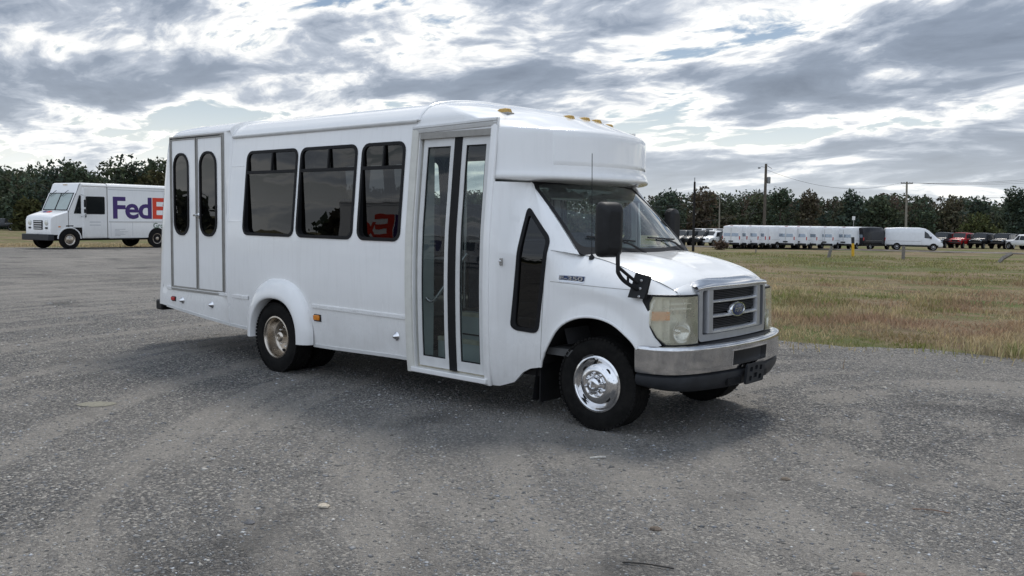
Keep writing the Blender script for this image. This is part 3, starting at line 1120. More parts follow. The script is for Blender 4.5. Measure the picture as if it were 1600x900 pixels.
# rolled front edge
rows.append([(p[0] + 0.008, p[1], p[2] - 0.012) for p in rows[-1]])
rows.append([(p[0] - 0.004, p[1], p[2] - 0.03) for p in rows[-2]])
MB().grid(rows).build('hood', 'white', bus, 60)
for sgn in (-1, 1):
    MB().tube([(x, sgn * (interp(YS, x) + 0.004), zhood(x) - 0.003) for x in [-0.44 + 0.053 * k for k in range(21)]], 0.0035, 5).build('panel_gap', 'trim_grey', bus)
rows = []
for j in range(NU + 1):
    u = -1 + 2 * j / NU
    xr = -0.44 + 0.50 * (1 - abs(u) ** 2.2) * 0.68
    a = Vector(hood_pt(xr + 0.03, u)) - Vector((0, 0, 0.012))
    b = Vector(WS(u * 0.99, -0.01, 0.004))
    rows.append([a, a.lerp(b, 0.5) - Vector((0, 0, 0.006)), b])
MB().grid(rows).build('cowl', 'black', bus, 60)
MB().span((0.0, -0.75, 0.9), (0.5, 0.75, 1.1)).build('engine_cover', 'dark', bus)

# wipers
for (u0, u1, v1) in ((-0.15, -0.80, 0.20), (0.75, 0.10, 0.20)):
    wp = MB()
    a = Vector(WS(u0, 0.03, 0.02))
    e = Vector(WS((u0 + u1) / 2, v1, 0.022))
    wp.tube([a, a.lerp(e, 0.5) + Vector((0.008, 0, 0.012)), e], [0.011, 0.009, 0.006], 6)
    wp.tube([WS(u1 + (u0 - u1) * t, v1 + 0.03 - 0.05 * t, 0.014) for t in (0.0, 0.25, 0.5, 0.75, 0.95)], 0.0085, 6)
    wp.build('wiper', 'black', bus)
# antenna
an = MB().lathe([(0.024, -0.01), (0.022, 0.012), (0.010, 0.026), (0.006, 0.04)], (-0.155, -0.835, 1.372), (0.03, -0.05, 1), 14)
an.tube([(-0.155, -0.836, 1.40), (-0.165, -0.848, 2.21)], 0.0028, 6)
an.build('antenna', 'black', bus)

# ---- front end
def face_x(y):
    return 0.715 - 0.10 * y * y


def GF(y, z, o=0.0):
    return (face_x(y) + o - 0.02 * (z - 0.95), y, z)


# chrome hood-edge moulding over the grille
rows = []
for j in range(31):
    y = -0.60 + 1.20 * j / 30
    e = abs(y) / 0.60
    dz = -0.012 * e ** 6
    u = y / interp(YS, 0.62)
    h = Vector(hood_pt(0.622 - 0.035 * u * u, u))
    rows.append([(h.x - 0.012, y, h.z + 0.001 + dz), (h.x + 0.012, y, h.z - 0.002 + dz), (h.x + 0.05, y, h.z - 0.018 + dz), (face_x(y) - 0.004, y, 1.192 + dz), (face_x(y) + 0.010, y, 1.172 + dz), (face_x(y) + 0.004, y, 1.158 + dz), (face_x(y) - 0.03, y, 1.152 + dz)])
MB().grid(rows).build('hood_moulding', 'chrome', bus, 60)
gr = panel(rrect(-0.575, 0.575, 0.748, 1.172, 0.035), [rrect(-0.528, 0.528, 0.800, 1.145, 0.02)], lambda y, z: GF(y, z, 0.004), 0.06, (-0.05, 0, 0)).build('grille', 'grille_silver', bus, 30, 0.008, 3)
MB().grid([[GF(-0.54 + 1.08 * j / 12, z, -0.055) for j in range(13)] for z in (0.77, 0.95, 1.16)]).build('grille_backing', 'black', gr)
for k in range(3):                                   # fine black mesh ribs behind the bars
    for q in range(5):
        z = (1.128, 1.020, 0.902)[k] - 0.013 * q
        MB().grid([[GF(-0.40 + 0.80 * j / 10, z + d, o) for d, o in ((-0.004, -0.05), (-0.003, -0.026), (0.003, -0.026), (0.004, -0.05))] for j in range(11)]).build('grille_rib', 'valance', gr)
for z0, z1 in ((1.040, 1.062), (0.922, 0.946), (0.800, 0.830)):
    MB().grid([[GF(-0.425 + 0.85 * j / 12, z, o) for z, o in ((z0, -0.05), (z0, -0.006), (z0 + 0.005, 0.004), (z1 - 0.008, 0.004), (z1, -0.008), (z1, -0.05))] for j in range(13)]).build('grille_bar', 'bar_silver', gr, 40)
for sgn in (-1, 1):
    MB().grid([[GF(sgn * y, 0.806 + (1.144 - 0.806) * k / 6, o) for y, o in ((0.452, -0.05), (0.452, 0.0), (0.446, 0.008), (0.388, 0.006), (0.382, -0.002), (0.382, -0.05))] for k in range(7)]).build('grille_post', 'grille_silver', gr, 40)
# oval badge
xb = face_x(0) + 0.002
bd = MB().lathe([(1.0, -0.03), (1.0, 0.004), (0.95, 0.012), (0.86, 0.012), (0.84, 0.006)], (0, 0, 0), (0, 0, 1), 40)
bd.v = [(xb + p[2], p[0] * 0.122, 0.972 + p[1] * 0.060) for p in bd.v]
bo = bd.build('oval_badge', 'chrome', bus, 50)
bf = MB().lathe([(0.85, 0.0), (0.85, 0.007), (0.80, 0.009), (0.01, 0.010)], (0, 0, 0), (0, 0, 1), 40)
bf.v = [(xb + p[2], p[0] * 0.122, 0.972 + p[1] * 0.060) for p in bf.v]
bf.build('badge_face', 'blue', bo, 50)
put_text('badge_lettering', 'Ford', 0.075, 'silver', (xb + 0.012, 0, 0.952), (0, 1, 0), (0, 0, 1), bo, 0.0, 0.002, 0.9, 0.35, 0.13, 'C')

# white nose panel between hood edge and lamps
for sgn in (-1, 1):
    rows = []
    for k in range(13):
        u = sgn * (0.74 + 0.26 * k / 12)
        h = Vector(hood_pt(0.622 - 0.035 * u * u - 0.02, u)) - Vector((0, 0, 0.006))
        b = Vector((0.655 - 0.30 * max(0, abs(h.y) - 0.62), h.y + sgn * 0.01, 1.112))
        rows.append([h, h.lerp(b, 0.4) + Vector((0.018, 0, 0.008)), h.lerp(b, 0.8) + Vector((0.012, 0, 0)), b, b - Vector((0.03, 0, 0.006))])
    MB().grid(rows).build('nose_panel', 'white', bus, 60)

# headlamps


def hl_map(sgn):
    P0, P1, P2 = Vector((0.672, 0.585)), Vector((0.668, 0.86)), Vector((0.470, 0.950))

    def f(s, z, o=0.0):
        p = P0 * (1 - s) ** 2 + P1 * 2 * s * (1 - s) + P2 * s * s
        t = (P1 - P0) * 2 * (1 - s) + (P2 - P1) * 2 * s
        n = Vector((t.y, -t.x)).normalized()
        q = p + n * o
        k = 0.035 * (z - 0.93)
        return (q.x - k, sgn * (q.y - 0.02 * max(0, z - 1.0)), z)
    return f


HLP = [(0.0, 0.742), (0.0, 1.108), (0.93, 1.112), (0.99, 1.06), (1.0, 0.90), (0.86, 0.80), (0.70, 0.745)]
for sgn in (-1, 1):
    f = hl_map(sgn)
    hl = panel([(s, z) for s, z in HLP], [], lambda s, z: f(s, z, -0.07), 0.09, None).build('headlamp', 'reflector', bus, 50)
    cs = (0.47, 0.93)
    big_ = [(cs[0] + (s - cs[0]) * 1.045, cs[1] + (z - cs[1]) * 1.06) for s, z in HLP]
    sml = [(cs[0] + (s - cs[0]) * 0.965, cs[1] + (z - cs[1]) * 0.955) for s, z in HLP]
    panel(big_, [sml], lambda s, z: f(s, z, 0.004), 0.05, (-0.06, 0, 0)).build('lamp_bezel', 'black', hl, 30)
    panel([(cs[0] + (s - cs[0]) * 0.99, cs[1] + (z - cs[1]) * 0.99) for s, z in HLP], [], lambda s, z: f(s, z, 0.008 + 0.012 * math.cos((s - 0.5) * 2.4)), 0.07).build('lamp_lens', 'lens', hl, 60)
    for z0, s0, rr in ((0.835, 0.34, 0.085),):
        c = Vector(f(s0, z0, -0.062))
        ax = (Vector(f(s0, z0, 0)) - c).normalized()
        MB().lathe([(rr, 0.050), (rr * 0.92, 0.030), (rr * 0.65, 0.008), (rr * 0.3, 0.0), (0.016, 0.0), (0.014, 0.03), (0.003, 0.034)], c, ax, 24, False).build('lamp_bowl', 'chrome', hl, 60)
    fb = MB()
    for j in range(5):
        s0_ = 0.10 + 0.095 * j
        fb.grid([[f(s0_ + 0.09 * a_, 0.975 + 0.11 * b_, -0.060 + 0.028 * (1 - (2 * a_ - 1) ** 2) * (0.4 + 0.6 * b_)) for a_ in (0, 0.25, 0.5, 0.75, 1)] for b_ in (0, 0.35, 0.7, 1)])
    fb.build('lamp_facets', 'chrome', hl, 25)
    ap = [(0.60, 0.930), (0.60, 0.995), (0.965, 0.995), (0.975, 0.925)]
    panel(ap, [], lambda s, z: f(s, z, -0.012), 0.08, (-0.03, 0, 0)).build('turn_signal', 'amber', hl, 40)
    for z in (1.045, 1.005):
        panel([(0.05, z), (0.60, z), (0.60, z + 0.008), (0.05, z + 0.008)], [], lambda s, zz: f(s, zz, -0.03), 0.1, (-0.03, 0, 0)).build('lamp_rib', 'reflector', hl)
    panel([(0.60, 0.78), (0.62, 0.78), (0.62, 1.09), (0.60, 1.09)], [], lambda s, zz: f(s, zz, -0.02), 0.1, (-0.05, 0, 0)).build('lamp_rib', 'reflector', hl)

# bumper
bp = catmull([(0.372, -0.978, 0), (0.50, -0.972, 0), (0.625, -0.925, 0), (0.725, -0.80, 0), (0.795, -0.58, 0), (0.845, -0.28, 0), (0.858, 0, 0)], 6)
bp = bp + [Vector((p.x, -p.y, 0)) for p in reversed(bp[:-1])]
bl = [0]
for a, b in zip(bp, bp[1:]):
    bl.append(bl[-1] + (b - a).length)
BL = bl[-1]


def bplan(s):
    d = max(0, min(1, s)) * BL
    for i in range(len(bl) - 1):
        if d <= bl[i + 1] + 1e-9:
            t = (d - bl[i]) / (bl[i + 1] - bl[i])
            p = bp[i].lerp(bp[i + 1], t)
            a, b = max(i - 1, 0), min(i + 2, len(bp) - 1)
            q = bp[b] - bp[a]
            return p, Vector((-q.y, q.x, 0)).normalized() * -1
    return bp[-1], Vector((1, 0, 0))


BT = [(0.0, -0.10, 0.722), (0.08, -0.05, 0.735), (0.16, -0.015, 0.738), (0.22, 0.002, 0.728), (0.28, 0.008, 0.712), (0.40, 0.006, 0.675), (0.60, 0.004, 0.615), (0.80, 0.000, 0.555), (0.90, -0.008, 0.525), (1.0, -0.045, 0.505)]


def BM(s, t, o=0.0):
    p, n = bplan(s)
    k = 0
    while k < len(BT) - 2 and BT[k + 1][0] < t:
        k += 1
    a, b = BT[k], BT[k + 1]
    q = (t - a[0]) / (b[0] - a[0])
    off, z = a[1] + (b[1] - a[1]) * q + o, a[2] + (b[2] - a[2]) * q
    r_ = p + n * off
    return (r_.x, r_.y, z)


SL = (0.5 - 0.30 / BL, 0.5 + 0.28 / BL, 0.42, 0.80)
slot = [(SL[0], SL[2]), (SL[1], SL[2]), (SL[1], SL[3]), (SL[0], SL[3])]
bm = panel([(0, 0), (1, 0), (1, 1), (0, 1)], [slot], BM, 0.04).build('front_bumper', 'chrome_dull', bus, 40)
bb = bm.data
panel([(SL[0] - 0.006, SL[2] - 0.03), (SL[1] + 0.006, SL[2] - 0.03), (SL[1] + 0.006, SL[3] + 0.03), (SL[0] - 0.006, SL[3] + 0.03)], [slot], lambda s, t: BM(s, t, 0.003), 0.05, (-0.06, 0, 0)).build('slot_rim', 'chrome', bm, 30, 0.003)
panel([(SL[0] - 0.01, 0.40), (SL[1] + 0.01, 0.40), (SL[1] + 0.01, 0.82), (SL[0] - 0.01, 0.82)], [], lambda s, t: BM(s, t, -0.045), 0.05).build('slot_backing', 'black', bm)
rows = []
for k in range(61):
    s = k / 60
    p, n = bplan(s)
    e = min(1, abs(s - 0.5) * 2)
    zl_ = 0.375 + 0.045 * e ** 3
    rows.append([tuple(p + n * o + Vector((0, 0, z))) for o, z in ((-0.04, 0.512), (-0.012, 0.500), (-0.010, 0.47), (-0.022, 0.43), (-0.05, zl_), (-0.14, zl_ - 0.01))])
va = MB().grid(rows).build('bumper_valance', 'valance', bus, 60)
for s0, s1 in ((0.36, 0.44), (0.56, 0.64)):
    panel([(s0, 0), (s1, 0), (s1, 1), (s0, 1)], [], lambda s, t: tuple(bplan(s)[0] + bplan(s)[1] * -0.006 + Vector((0, 0, 0.40 + 0.05 * t))), 0.1, (-0.02, 0, 0)).build('valance_vent', 'rubber', va)
MB().grid([[tuple(bplan(0.02 + 0.96 * k / 40)[0] - bplan(0.02 + 0.96 * k / 40)[1] * o + Vector((0, 0, z))) for o, z in ((0.06, 0.728), (0.17, 0.745), (0.2, 0.76))] for k in range(41)]).build('bumper_filler', 'black', bus, 60)
# licence plate bracket with its open slots
yc, zc = 0.02, 0.465
lp = panel(rrect(yc - 0.155, yc + 0.155, zc - 0.082, zc + 0.082, 0.014),
           [rrect(yc + a, yc + b, zc + c, zc + d, 0.006, 2) for a, b, c, d in ((-0.11, -0.06, 0.015, 0.055), (-0.025, 0.025, 0.025, 0.06), (0.06, 0.11, 0.015, 0.055), (-0.11, -0.06, -0.06, -0.02), (-0.03, 0.03, -0.04, 0.0), (0.06, 0.11, -0.06, -0.02))],
           lambda y, z: (0.888 + 0.10 * (z - zc), y, z), 0.04, (-0.02, 0, 0)).build('plate_bracket', 'valance', bus, 30, 0.003)

# fender badge
eb = panel(rrect(-0.372, -0.118, 1.176, 1.232, 0.01), [], lambda x, z: CS(x, z, 0.004), 0.05, (0, 0.006, 0)).build('fender_badge', 'silver', bus, 30)
panel(rrect(-0.366, -0.124, 1.192, 1.228, 0.006), [], lambda x, z: CS(x, z, 0.007), 0.05, (0, 0.004, 0)).build('badge_face', 'blue', eb, 30)
yb_ = -(cab_w(-0.24, 1.2) + 0.010)
put_text('badge_lettering', 'E-350', 0.046, 'silver', (-0.362, yb_, 1.193), (1, 0, 0), (0, 0, 1), eb, 0.0012, 0.002, 1.0, 0.0, 0.234)

# ---- mirrors
mh = MB()
cx, cy, cz = 0.285, -1.235, 1.61
prof = []
rows = []
for d, sx, sz in ((-0.045, 0.90, 0.95), (-0.03, 1.0, 1.0), (0.0, 1.0, 1.0), (0.035, 0.93, 0.96), (0.06, 0.75, 0.85), (0.07, 0.5, 0.65)):
    rows.append([(cx + d, cy + a * sx, cz + b * sz) for a, b in rrect(-0.105, 0.105, -0.205, 0.205, 0.05, 5)])
mh.grid(rows, cv=True)
k = len(rows[0])
mh.f.append(tuple(range(k)))
mh.f.append(tuple((len(rows) - 1) * k + j for j in reversed(range(k))))
mh.v = [tuple(Matrix.Rotation(math.radians(-18), 3, 'Z') @ (Vector(p) - Vector((cx, cy, cz))) + Vector((cx, cy, cz))) for p in mh.v]
mo = mh.build('mirror', 'black', bus, 40)
ma = MB()
ma.tube(catmull([(0.345, -1.205, 1.50), (0.35, -1.205, 1.33), (0.352, -1.195, 1.285), (0.365, -1.13, 1.225), (0.40, -1.02, 1.165)], 5), 0.016, 8)
ma.tube(catmull([(0.352, -1.20, 1.335), (0.365, -1.12, 1.285), (0.40, -1.02, 1.215)], 5), 0.013, 8)
ma.tube([(0.372, -1.10, 1.275), (0.372, -1.10, 1.205)], 0.010, 6)
ma.build('mirror_arm', 'black', mo)
mbk = MB().prism([(0.335, -0.985, 1.105), (0.445, -0.965, 1.10), (0.458, -0.925, 1.25), (0.365, -0.94, 1.27)], (0.012, -0.055, 0.004))
mbk.build('mirror_bracket', 'black', mo, bevel=0.01)
for z in (1.11, 1.17, 1.23):
    MB().lathe([(0.011, 0), (0.011, 0.006), (0.006, 0.009)], (0.425, -1.025 + (z - 1.11) * 0.24, z), (0.2, -0.98, 0), 8).build('bracket_bolt', 'steel', mo)
mh = MB()
rows = []
for d, sx, sz in ((-0.04, 0.9, 0.95), (-0.02, 1, 1), (0.03, 0.95, 0.97), (0.06, 0.6, 0.75)):
    rows.append([(-0.62 + d, 1.18 + a * sx, 1.615 + b * sz) for a, b in rrect(-0.09, 0.09, -0.19, 0.19, 0.07, 5)])
mh.grid(rows, cv=True)
k = len(rows[0])
mh.f.append(tuple(range(k)))
mh.f.append(tuple((len(rows) - 1) * k + j for j in reversed(range(k))))
mo = mh.build('mirror', 'black', bus, 40)
MB().tube([(-0.60, 1.15, 1.5), (-0.58, 1.0, 1.42), (-0.58, 0.92, 1.40)], 0.014, 8).build('mirror_arm', 'black', mo)


# ---- wheels
def tyre_prof(R=0.372, Wd=0.225, rr=0.215):
    h = Wd / 2
    p = [(rr, -h * 0.78), (rr + 0.02, -h * 0.92), (rr + 0.06, -h * 1.02), (rr + 0.10, -h * 1.0), (R - 0.03, -h * 0.94), (R - 0.012, -h * 0.88)]
    tr = []
    xs = [-0.84, -0.60, -0.55, -0.24, -0.19, 0.19, 0.24, 0.55, 0.60, 0.84]
    for i, x in enumerate(xs):
        tr.append((R - 0.003 * abs(x) ** 2, h * x))
        if i in (1, 3, 5, 7):
            tr.append((R - 0.011, h * (x + 0.01)))
            tr.append((R - 0.011, h * (xs[i + 1] - 0.01)))
    q = [(r, -d) for r, d in reversed(p)]
    return p + tr + q


tyre_me = MB().lathe(tyre_prof(), (0, 0, 0), (0, -1, 0), 72, False)
# lateral tread blocks on the shoulders
for k in range(60):
    a = 2 * PI * k / 60
    for sgn in (-1, 1):
        c_, s_ = math.cos(a), math.sin(a)
        mm = Matrix(((-s_, 0, c_), (0, 1, 0), (c_, 0, s_)))
        tyre_me.box((c_ * 0.3665, sgn * 0.0985, s_ * 0.3665), (0.028, 0.022, 0.016), mtx=mm)
tyre_me = tyre_me.mesh('tyre', 30)
tyre_me.materials.append(M['tyre'])
liner = MB().lathe([(0.218, -0.10), (0.228, -0.088), (0.226, -0.075), (0.212, -0.068), (0.206, -0.03), (0.204, 0.02)], (0, 0, 0), (0, 1, 0), 48, False).mesh('rim', 50)
# front: domed chrome wheel cover, rear: deep dish
front_cov = MB().lathe([(0.222, 0.080), (0.230, 0.094), (0.228, 0.104), (0.214, 0.108), (0.203, 0.098), (0.196, 0.078), (0.190, 0.072), (0.180, 0.078), (0.165, 0.098), (0.148, 0.112), (0.118, 0.122), (0.098, 0.124), (0.092, 0.119), (0.070, 0.119), (0.064, 0.126), (0.058, 0.150), (0.050, 0.160), (0.030, 0.163), (0.022, 0.150), (0.002, 0.149)], (0, 0, 0), (0, -1, 0), 48, False).mesh('rim', 50)
rear_cov = MB().lathe([(0.222, 0.080), (0.230, 0.094), (0.228, 0.104), (0.214, 0.107), (0.205, 0.096), (0.199, 0.06), (0.190, -0.01), (0.176, -0.03), (0.16, -0.035), (0.12, -0.028), (0.085, -0.02), (0.072, -0.012), (0.066, 0.02), (0.060, 0.055), (0.05, 0.066), (0.032, 0.070), (0.028, 0.062), (0.002, 0.060)], (0, 0, 0), (0, -1, 0), 48, False).mesh('rim', 50)
nut_me = MB().lathe([(0.0145, 0), (0.0145, 0.014), (0.012, 0.024), (0.006, 0.032), (0.001, 0.033)], (0, 0, 0), (0, -1, 0), 10, False).mesh('lug_nut', 40)
hole_me = MB().lathe([(0.026, 0.0), (0.026, 0.004), (0.001, 0.005)], (0, 0, 0), (0, -1, 0), 16, False).mesh('hand_hole', 40)
for me_, mt_ in ((front_cov, 'chrome'), (rear_cov, 'rim_steel'), (nut_me, 'chrome'), (hole_me, 'dark'), (liner, 'dark')):
    me_.materials.append(M[mt_])


def wheel(x, y, front, rz=0.0, spin=0.3, face=True):
    wl = empty('wheel', (x, y, 0.372), rz, bus)
    link('tyre', tyre_me, None, wl)
    if face:
        link('rim', front_cov if front else rear_cov, None, wl)
        R0 = 0.083 if front else 0.135
        base = -0.117 if front else 0.030
        for k in range(8):
            a = spin + 2 * PI * k / 8
            n_ = link('lug_nut', nut_me, None, wl)
            n_.location = (math.cos(a) * R0 * (1.0 if front else 0.78), base, math.sin(a) * R0 * (1.0 if front else 0.78))
        for k in range(4 if front else 5):
            a = spin + 0.55 + 2 * PI * k / (4 if front else 5)
            rr_ = 0.158 if front else 0.165
            h = link('hand_hole', hole_me, None, wl)
            h.location = (math.cos(a) * rr_, -0.100 if front else 0.030, math.sin(a) * rr_)
            h.scale = (1.0, 1, 0.62)
            h.rotation_euler = (0, -a + PI / 2, 0)
    else:
        link('rim', liner, None, wl)
    return wl


wheel(-0.015, -0.825, True, 0.0, 0.25)
wheel(-0.015, 0.825, True, PI, 0.4)
wheel(-4.035, -1.085, False, 0.0, 0.1)
wheel(-4.035, 1.085, False, PI, 0.6)
wheel(-4.035, -0.765, False, 0.0, 0.1, False)
wheel(-4.035, 0.765, False, PI, 0.1, False)

# ---- interior
fl = MB()
fl.span((-6.4, -1.04, 0.745), (-2.0, 1.04, 0.785))
fl.span((-2.0, -0.42, 0.745), (-0.95, 1.04, 0.785))
fl.build('cabin_floor', 'floor', bus)
MB().span((-0.95, -0.93, 0.56), (-0.05, 0.93, 0.62)).build('cab_floor', 'floor', bus)
MB().span((-6.38, 1.03, 0.785), (-1.0, 1.06, 1.40)).build('inner_lining', 'interior', bus)
MB().span((-5.1, -1.085, 0.785), (-2.03, -1.06, 1.40)).build('inner_lining', 'interior', bus)
MB().grid([[(x, y, z) for y, z in ((-1.0, 2.46), (-0.85, 2.62), (-0.5, 2.68), (0, 2.70), (0.5, 2.68), (0.85, 2.62), (1.0, 2.46))] for x in (-6.2, -4, -1.85)]).build('headliner', 'interior', bus, 60)
for k, (z, y0) in enumerate(((0.335, -1.06), (0.555, -0.80), (0.772, -0.55))):
    st = MB().span((-1.95, y0, z - (0.02 if k == 0 else 0.20)), (-1.03, y0 + 0.27 if k < 2 else -0.41, z)).build('entry_step', 'interior', bus)
    MB().span((-1.95, y0 - 0.008, z - 0.035), (-1.03, y0 + 0.035, z + 0.004)).build('step_nosing', 'step_edge', st)
MB().span((-1.98, -1.05, 0.32), (-1.955, -0.86, 2.42)).build('modesty_panel', 'interior', bus)
MB().span((-1.02, -1.05, 0.32), (-1.005, -0.60, 0.80)).build('step_wall', 'interior', bus)
MB().tube(catmull([(-1.93, -0.98, 0.93), (-1.88, -0.97, 0.905), (-1.83, -0.95, 0.94), (-1.70, -0.86, 1.17), (-1.60, -0.78, 1.35)], 6), 0.016, 10).build('grab_rail', 'steel', bus)
MB().tube([(-1.95, -0.45, 0.80), (-1.95, -0.45, 2.6)], 0.016, 10).build('grab_pole', 'steel', bus)
MB().tube([(-1.95, -0.40, 1.45), (-1.95, 0.9, 1.45)], 0.016, 10).build('grab_rail', 'steel', bus)
MB().span((-1.97, -0.38, 0.80), (-1.95, 0.98, 1.30)).build('modesty_panel', 'seat', bus)


def seat(x, y, z, wd=0.86):
    s_ = MB().span((x - 0.22, y - wd / 2, z + 0.30), (x + 0.22, y + wd / 2, z + 0.42)).build('passenger_seat', 'seat', bus, bevel=0.04)
    b = MB()
    b.add([(x - 0.24, y - wd / 2, z + 0.40), (x - 0.24, y + wd / 2, z + 0.40), (x - 0.13, y - wd / 2, z + 0.40), (x - 0.13, y + wd / 2, z + 0.40),
           (x - 0.34, y - wd / 2, z + 1.05), (x - 0.34, y + wd / 2, z + 1.05), (x - 0.25, y - wd / 2, z + 1.05), (x - 0.25, y + wd / 2, z + 1.05)],
          [(0, 2, 3, 1), (4, 5, 7, 6), (0, 1, 5, 4), (2, 6, 7, 3), (0, 4, 6, 2), (1, 3, 7, 5)])
    b.build('backrest', 'seat', s_, bevel=0.04)
    MB().span((x - 0.05, y - 0.05, z), (x + 0.05, y + 0.05, z + 0.31)).build('seat_leg', 'steel', s_)


for x in (-5.3, -4.4, -3.5, -2.6):
    seat(x, 0.56, 0.785)
for x in (-4.4, -3.5, -2.6):
    seat(x, -0.60, 0.785)
seat(-0.98, 0.48, 0.50, 0.5)
ds = MB()
ds.grid([[(x, y, z) for x, z in ((-0.14, 1.36), (-0.30, 1.34), (-0.46, 1.28), (-0.50, 1.18), (-0.46, 0.95), (-0.36, 0.65))] for y in (-0.86, -0.4, 0, 0.4, 0.86)])
ds.build('dashboard', 'interior_dark', bus, 50)
sw = MB()
ax = Vector((-0.75, 0, 0.66)).normalized()
ctr = Vector((-0.56, 0.45, 1.27))
e1 = Vector((0, 1, 0))
e2 = ax.cross(e1)
sw.tube([ctr + (e1 * math.cos(t) + e2 * math.sin(t)) * 0.19 for t in [2 * PI * k / 28 for k in range(28)]], 0.014, 8, closed=True)
sw.tube([ctr - e1 * 0.19, ctr, ctr + e1 * 0.19], 0.018, 6)
sw.tube([ctr - e2 * 0.19, ctr, ctr - ax * 0.15], 0.02, 6)
sw.build('steering_wheel', 'interior_dark', bus)
MB().box((-0.70, 0.0, 1.86), (0.03, 0.24, 0.075)).build('rear_view_mirror', 'black', bus, bevel=0.01)
for y in (-0.42, 0.42):
    MB().box((-0.76, y, 1.885), (0.10, 0.44, 0.02), mtx=Matrix.Rotation(0.7, 3, 'Y')).build('sun_visor', 'interior', bus, bevel=0.006)


# ================================================================== ground
def terr(x, y):
    d = math.hypot(x - 4.0, y + 6.7)
    return -1.28 * sstep((d - 40) / 58) - 0.35 * sstep((d - 110) / 90)


LOT0 = [(80, -70), (80, 25), (15, 9.3), (6, 7.0), (1.9, 6.1), (0.2, 5.74), (-1.24, 5.1), (-4, 5.2), (-9, 8), (-18, 14), (-30, 24), (-40.2, 24), (-40.0, 12.6), (-42.0, 9), (-46, 0), (-60, -70)]


def rough_edge(poly, step, amp, seed):
    r_ = random.Random(seed)
    P = resample(poly, step)
    out = []
    n = len(P)
    a = b = 0
    for i, (x, y) in enumerate(P):
        a = a * 0.75 + r_.uniform(-1, 1) * amp
        tx, ty = P[(i + 1) % n][0] - P[i - 1][0], P[(i + 1) % n][1] - P[i - 1][1]
        L = math.hypot(tx, ty) or 1
        out.append((x - ty / L * a, y + tx / L * a))
    return out


LOT = rough_edge(LOT0, 0.35, 0.15, 5)
LOTA = np.array(LOT)


def gravel_mat():
    mt, t, p = new_mat('crushed stone and fines')
    g = t.node('ShaderNodeNewGeometry').outputs['Position']
    # swept wheel tracks: two families of long streaks, one straight, one turning
    sp = t.node('ShaderNodeSeparateXYZ')
    t.l.new(g, sp.inputs[0])
    dx, dy = t.math('SUBTRACT', sp.outputs[0], 3.4), t.math('SUBTRACT', sp.outputs[1], 1.4)
    rad = t.math('SQRT', t.math('ADD', t.math('MULTIPLY', dx, dx), t.math('MULTIPLY', dy, dy)))
    ang = t.math('ARCTAN2', dy, dx)
    pc = t.node('ShaderNodeCombineXYZ')
    t.l.new(rad, pc.inputs[0])
    t.l.new(t.math('MULTIPLY', ang, 0.42), pc.inputs[1])
    wob = t.noise(g, 0.35, 3, 0.5, 0, 'Color')
    pv = t.vmath('ADD', pc.outputs[0], t.vmath('MULTIPLY', wob, (0.40, 0.2, 0.2)))
    tr1 = t.noise(pv, 2.3, 6, 0.58)
    tr2 = t.noise(t.map(g, rot=(0, 0, -0.55), sc=(0.22, 1.25, 1)), 1.3, 5, 0.6, 0.25)
    patch = t.noise(g, 0.55, 6, 0.62, 0.4)
    track = t.math('ADD', t.math('MULTIPLY', tr1, 0.62), t.math('ADD', t.math('MULTIPLY', tr2, 0.20), t.math('MULTIPLY', patch, 0.18)))
    fines = t.ramp(track, [(0.475, 0.0), (0.555, 1.0)], 'EASE')
    v1 = t.voro(g, 62, out='Color')
    v2 = t.voro(g, 150, out='Color')
    d1 = t.voro(g, 62)
    d2 = t.voro(g, 150)
    h1 = t.node('ShaderNodeSeparateColor')
    t.l.new(v1, h1.inputs[0])
    h2 = t.node('ShaderNodeSeparateColor')
    t.l.new(v2, h2.inputs[0])
    st1 = t.ramp(h1.outputs[0], [(0.0, (0.020, 0.020, 0.022)), (0.40, (0.080, 0.079, 0.080)), (0.72, (0.215, 0.203, 0.188)), (0.90, (0.42, 0.385, 0.335)), (1.0, (0.70, 0.66, 0.59))])
    st2 = t.ramp(h2.outputs[1], [(0.0, (0.04, 0.041, 0.045)), (0.6, (0.145, 0.143, 0.141)), (1.0, (0.40, 0.38, 0.345))])
    stones = t.mix(0.38, st1, st2)
    dust = t.mix(t.noise(g, 38, 5, 0.7), (0.20, 0.184, 0.162), (0.41, 0.376, 0.33))
    dust = t.mix(0.42, dust, t.mix(0.5, st2, st1))
    colr = t.mix(t.math('MULTIPLY', fines, 0.85), stones, dust)
    wide = t.noise(g, 0.16, 4, 0.55)
    colr = t.mix(t.ramp(wide, [(0.44, 0.0), (0.60, 0.40)]), colr, (0.33, 0.308, 0.278))
    spl = t.noise(t.map(g, loc=(4, 9, 2)), 0.8, 3, 0.5)
    colr = t.mix(t.ramp(spl, [(0.58, 0.0), (0.70, 0.55)]), colr, (0.030, 0.030, 0.032))
    t.l.new(colr, p.inputs['Base Color'])
    pset(p, Roughness=0.88, Specular_IOR_Level=0.3)
    keep = t.math('SUBTRACT', 1.0, t.math('MULTIPLY', fines, 0.45))
    hgt = t.math('ADD', t.math('MULTIPLY', t.math('SUBTRACT', 1.0, d1), keep), t.math('MULTIPLY', t.math('SUBTRACT', 1.0, d2), 0.5))
    b1 = t.bump(hgt, 1.0, 0.022)
    b2 = t.bump(t.math('ADD', track, t.math('MULTIPLY', patch, 0.6)), 0.55, 0.14, b1)
    t.l.new(b2, p.inputs['Normal'])
    return mt


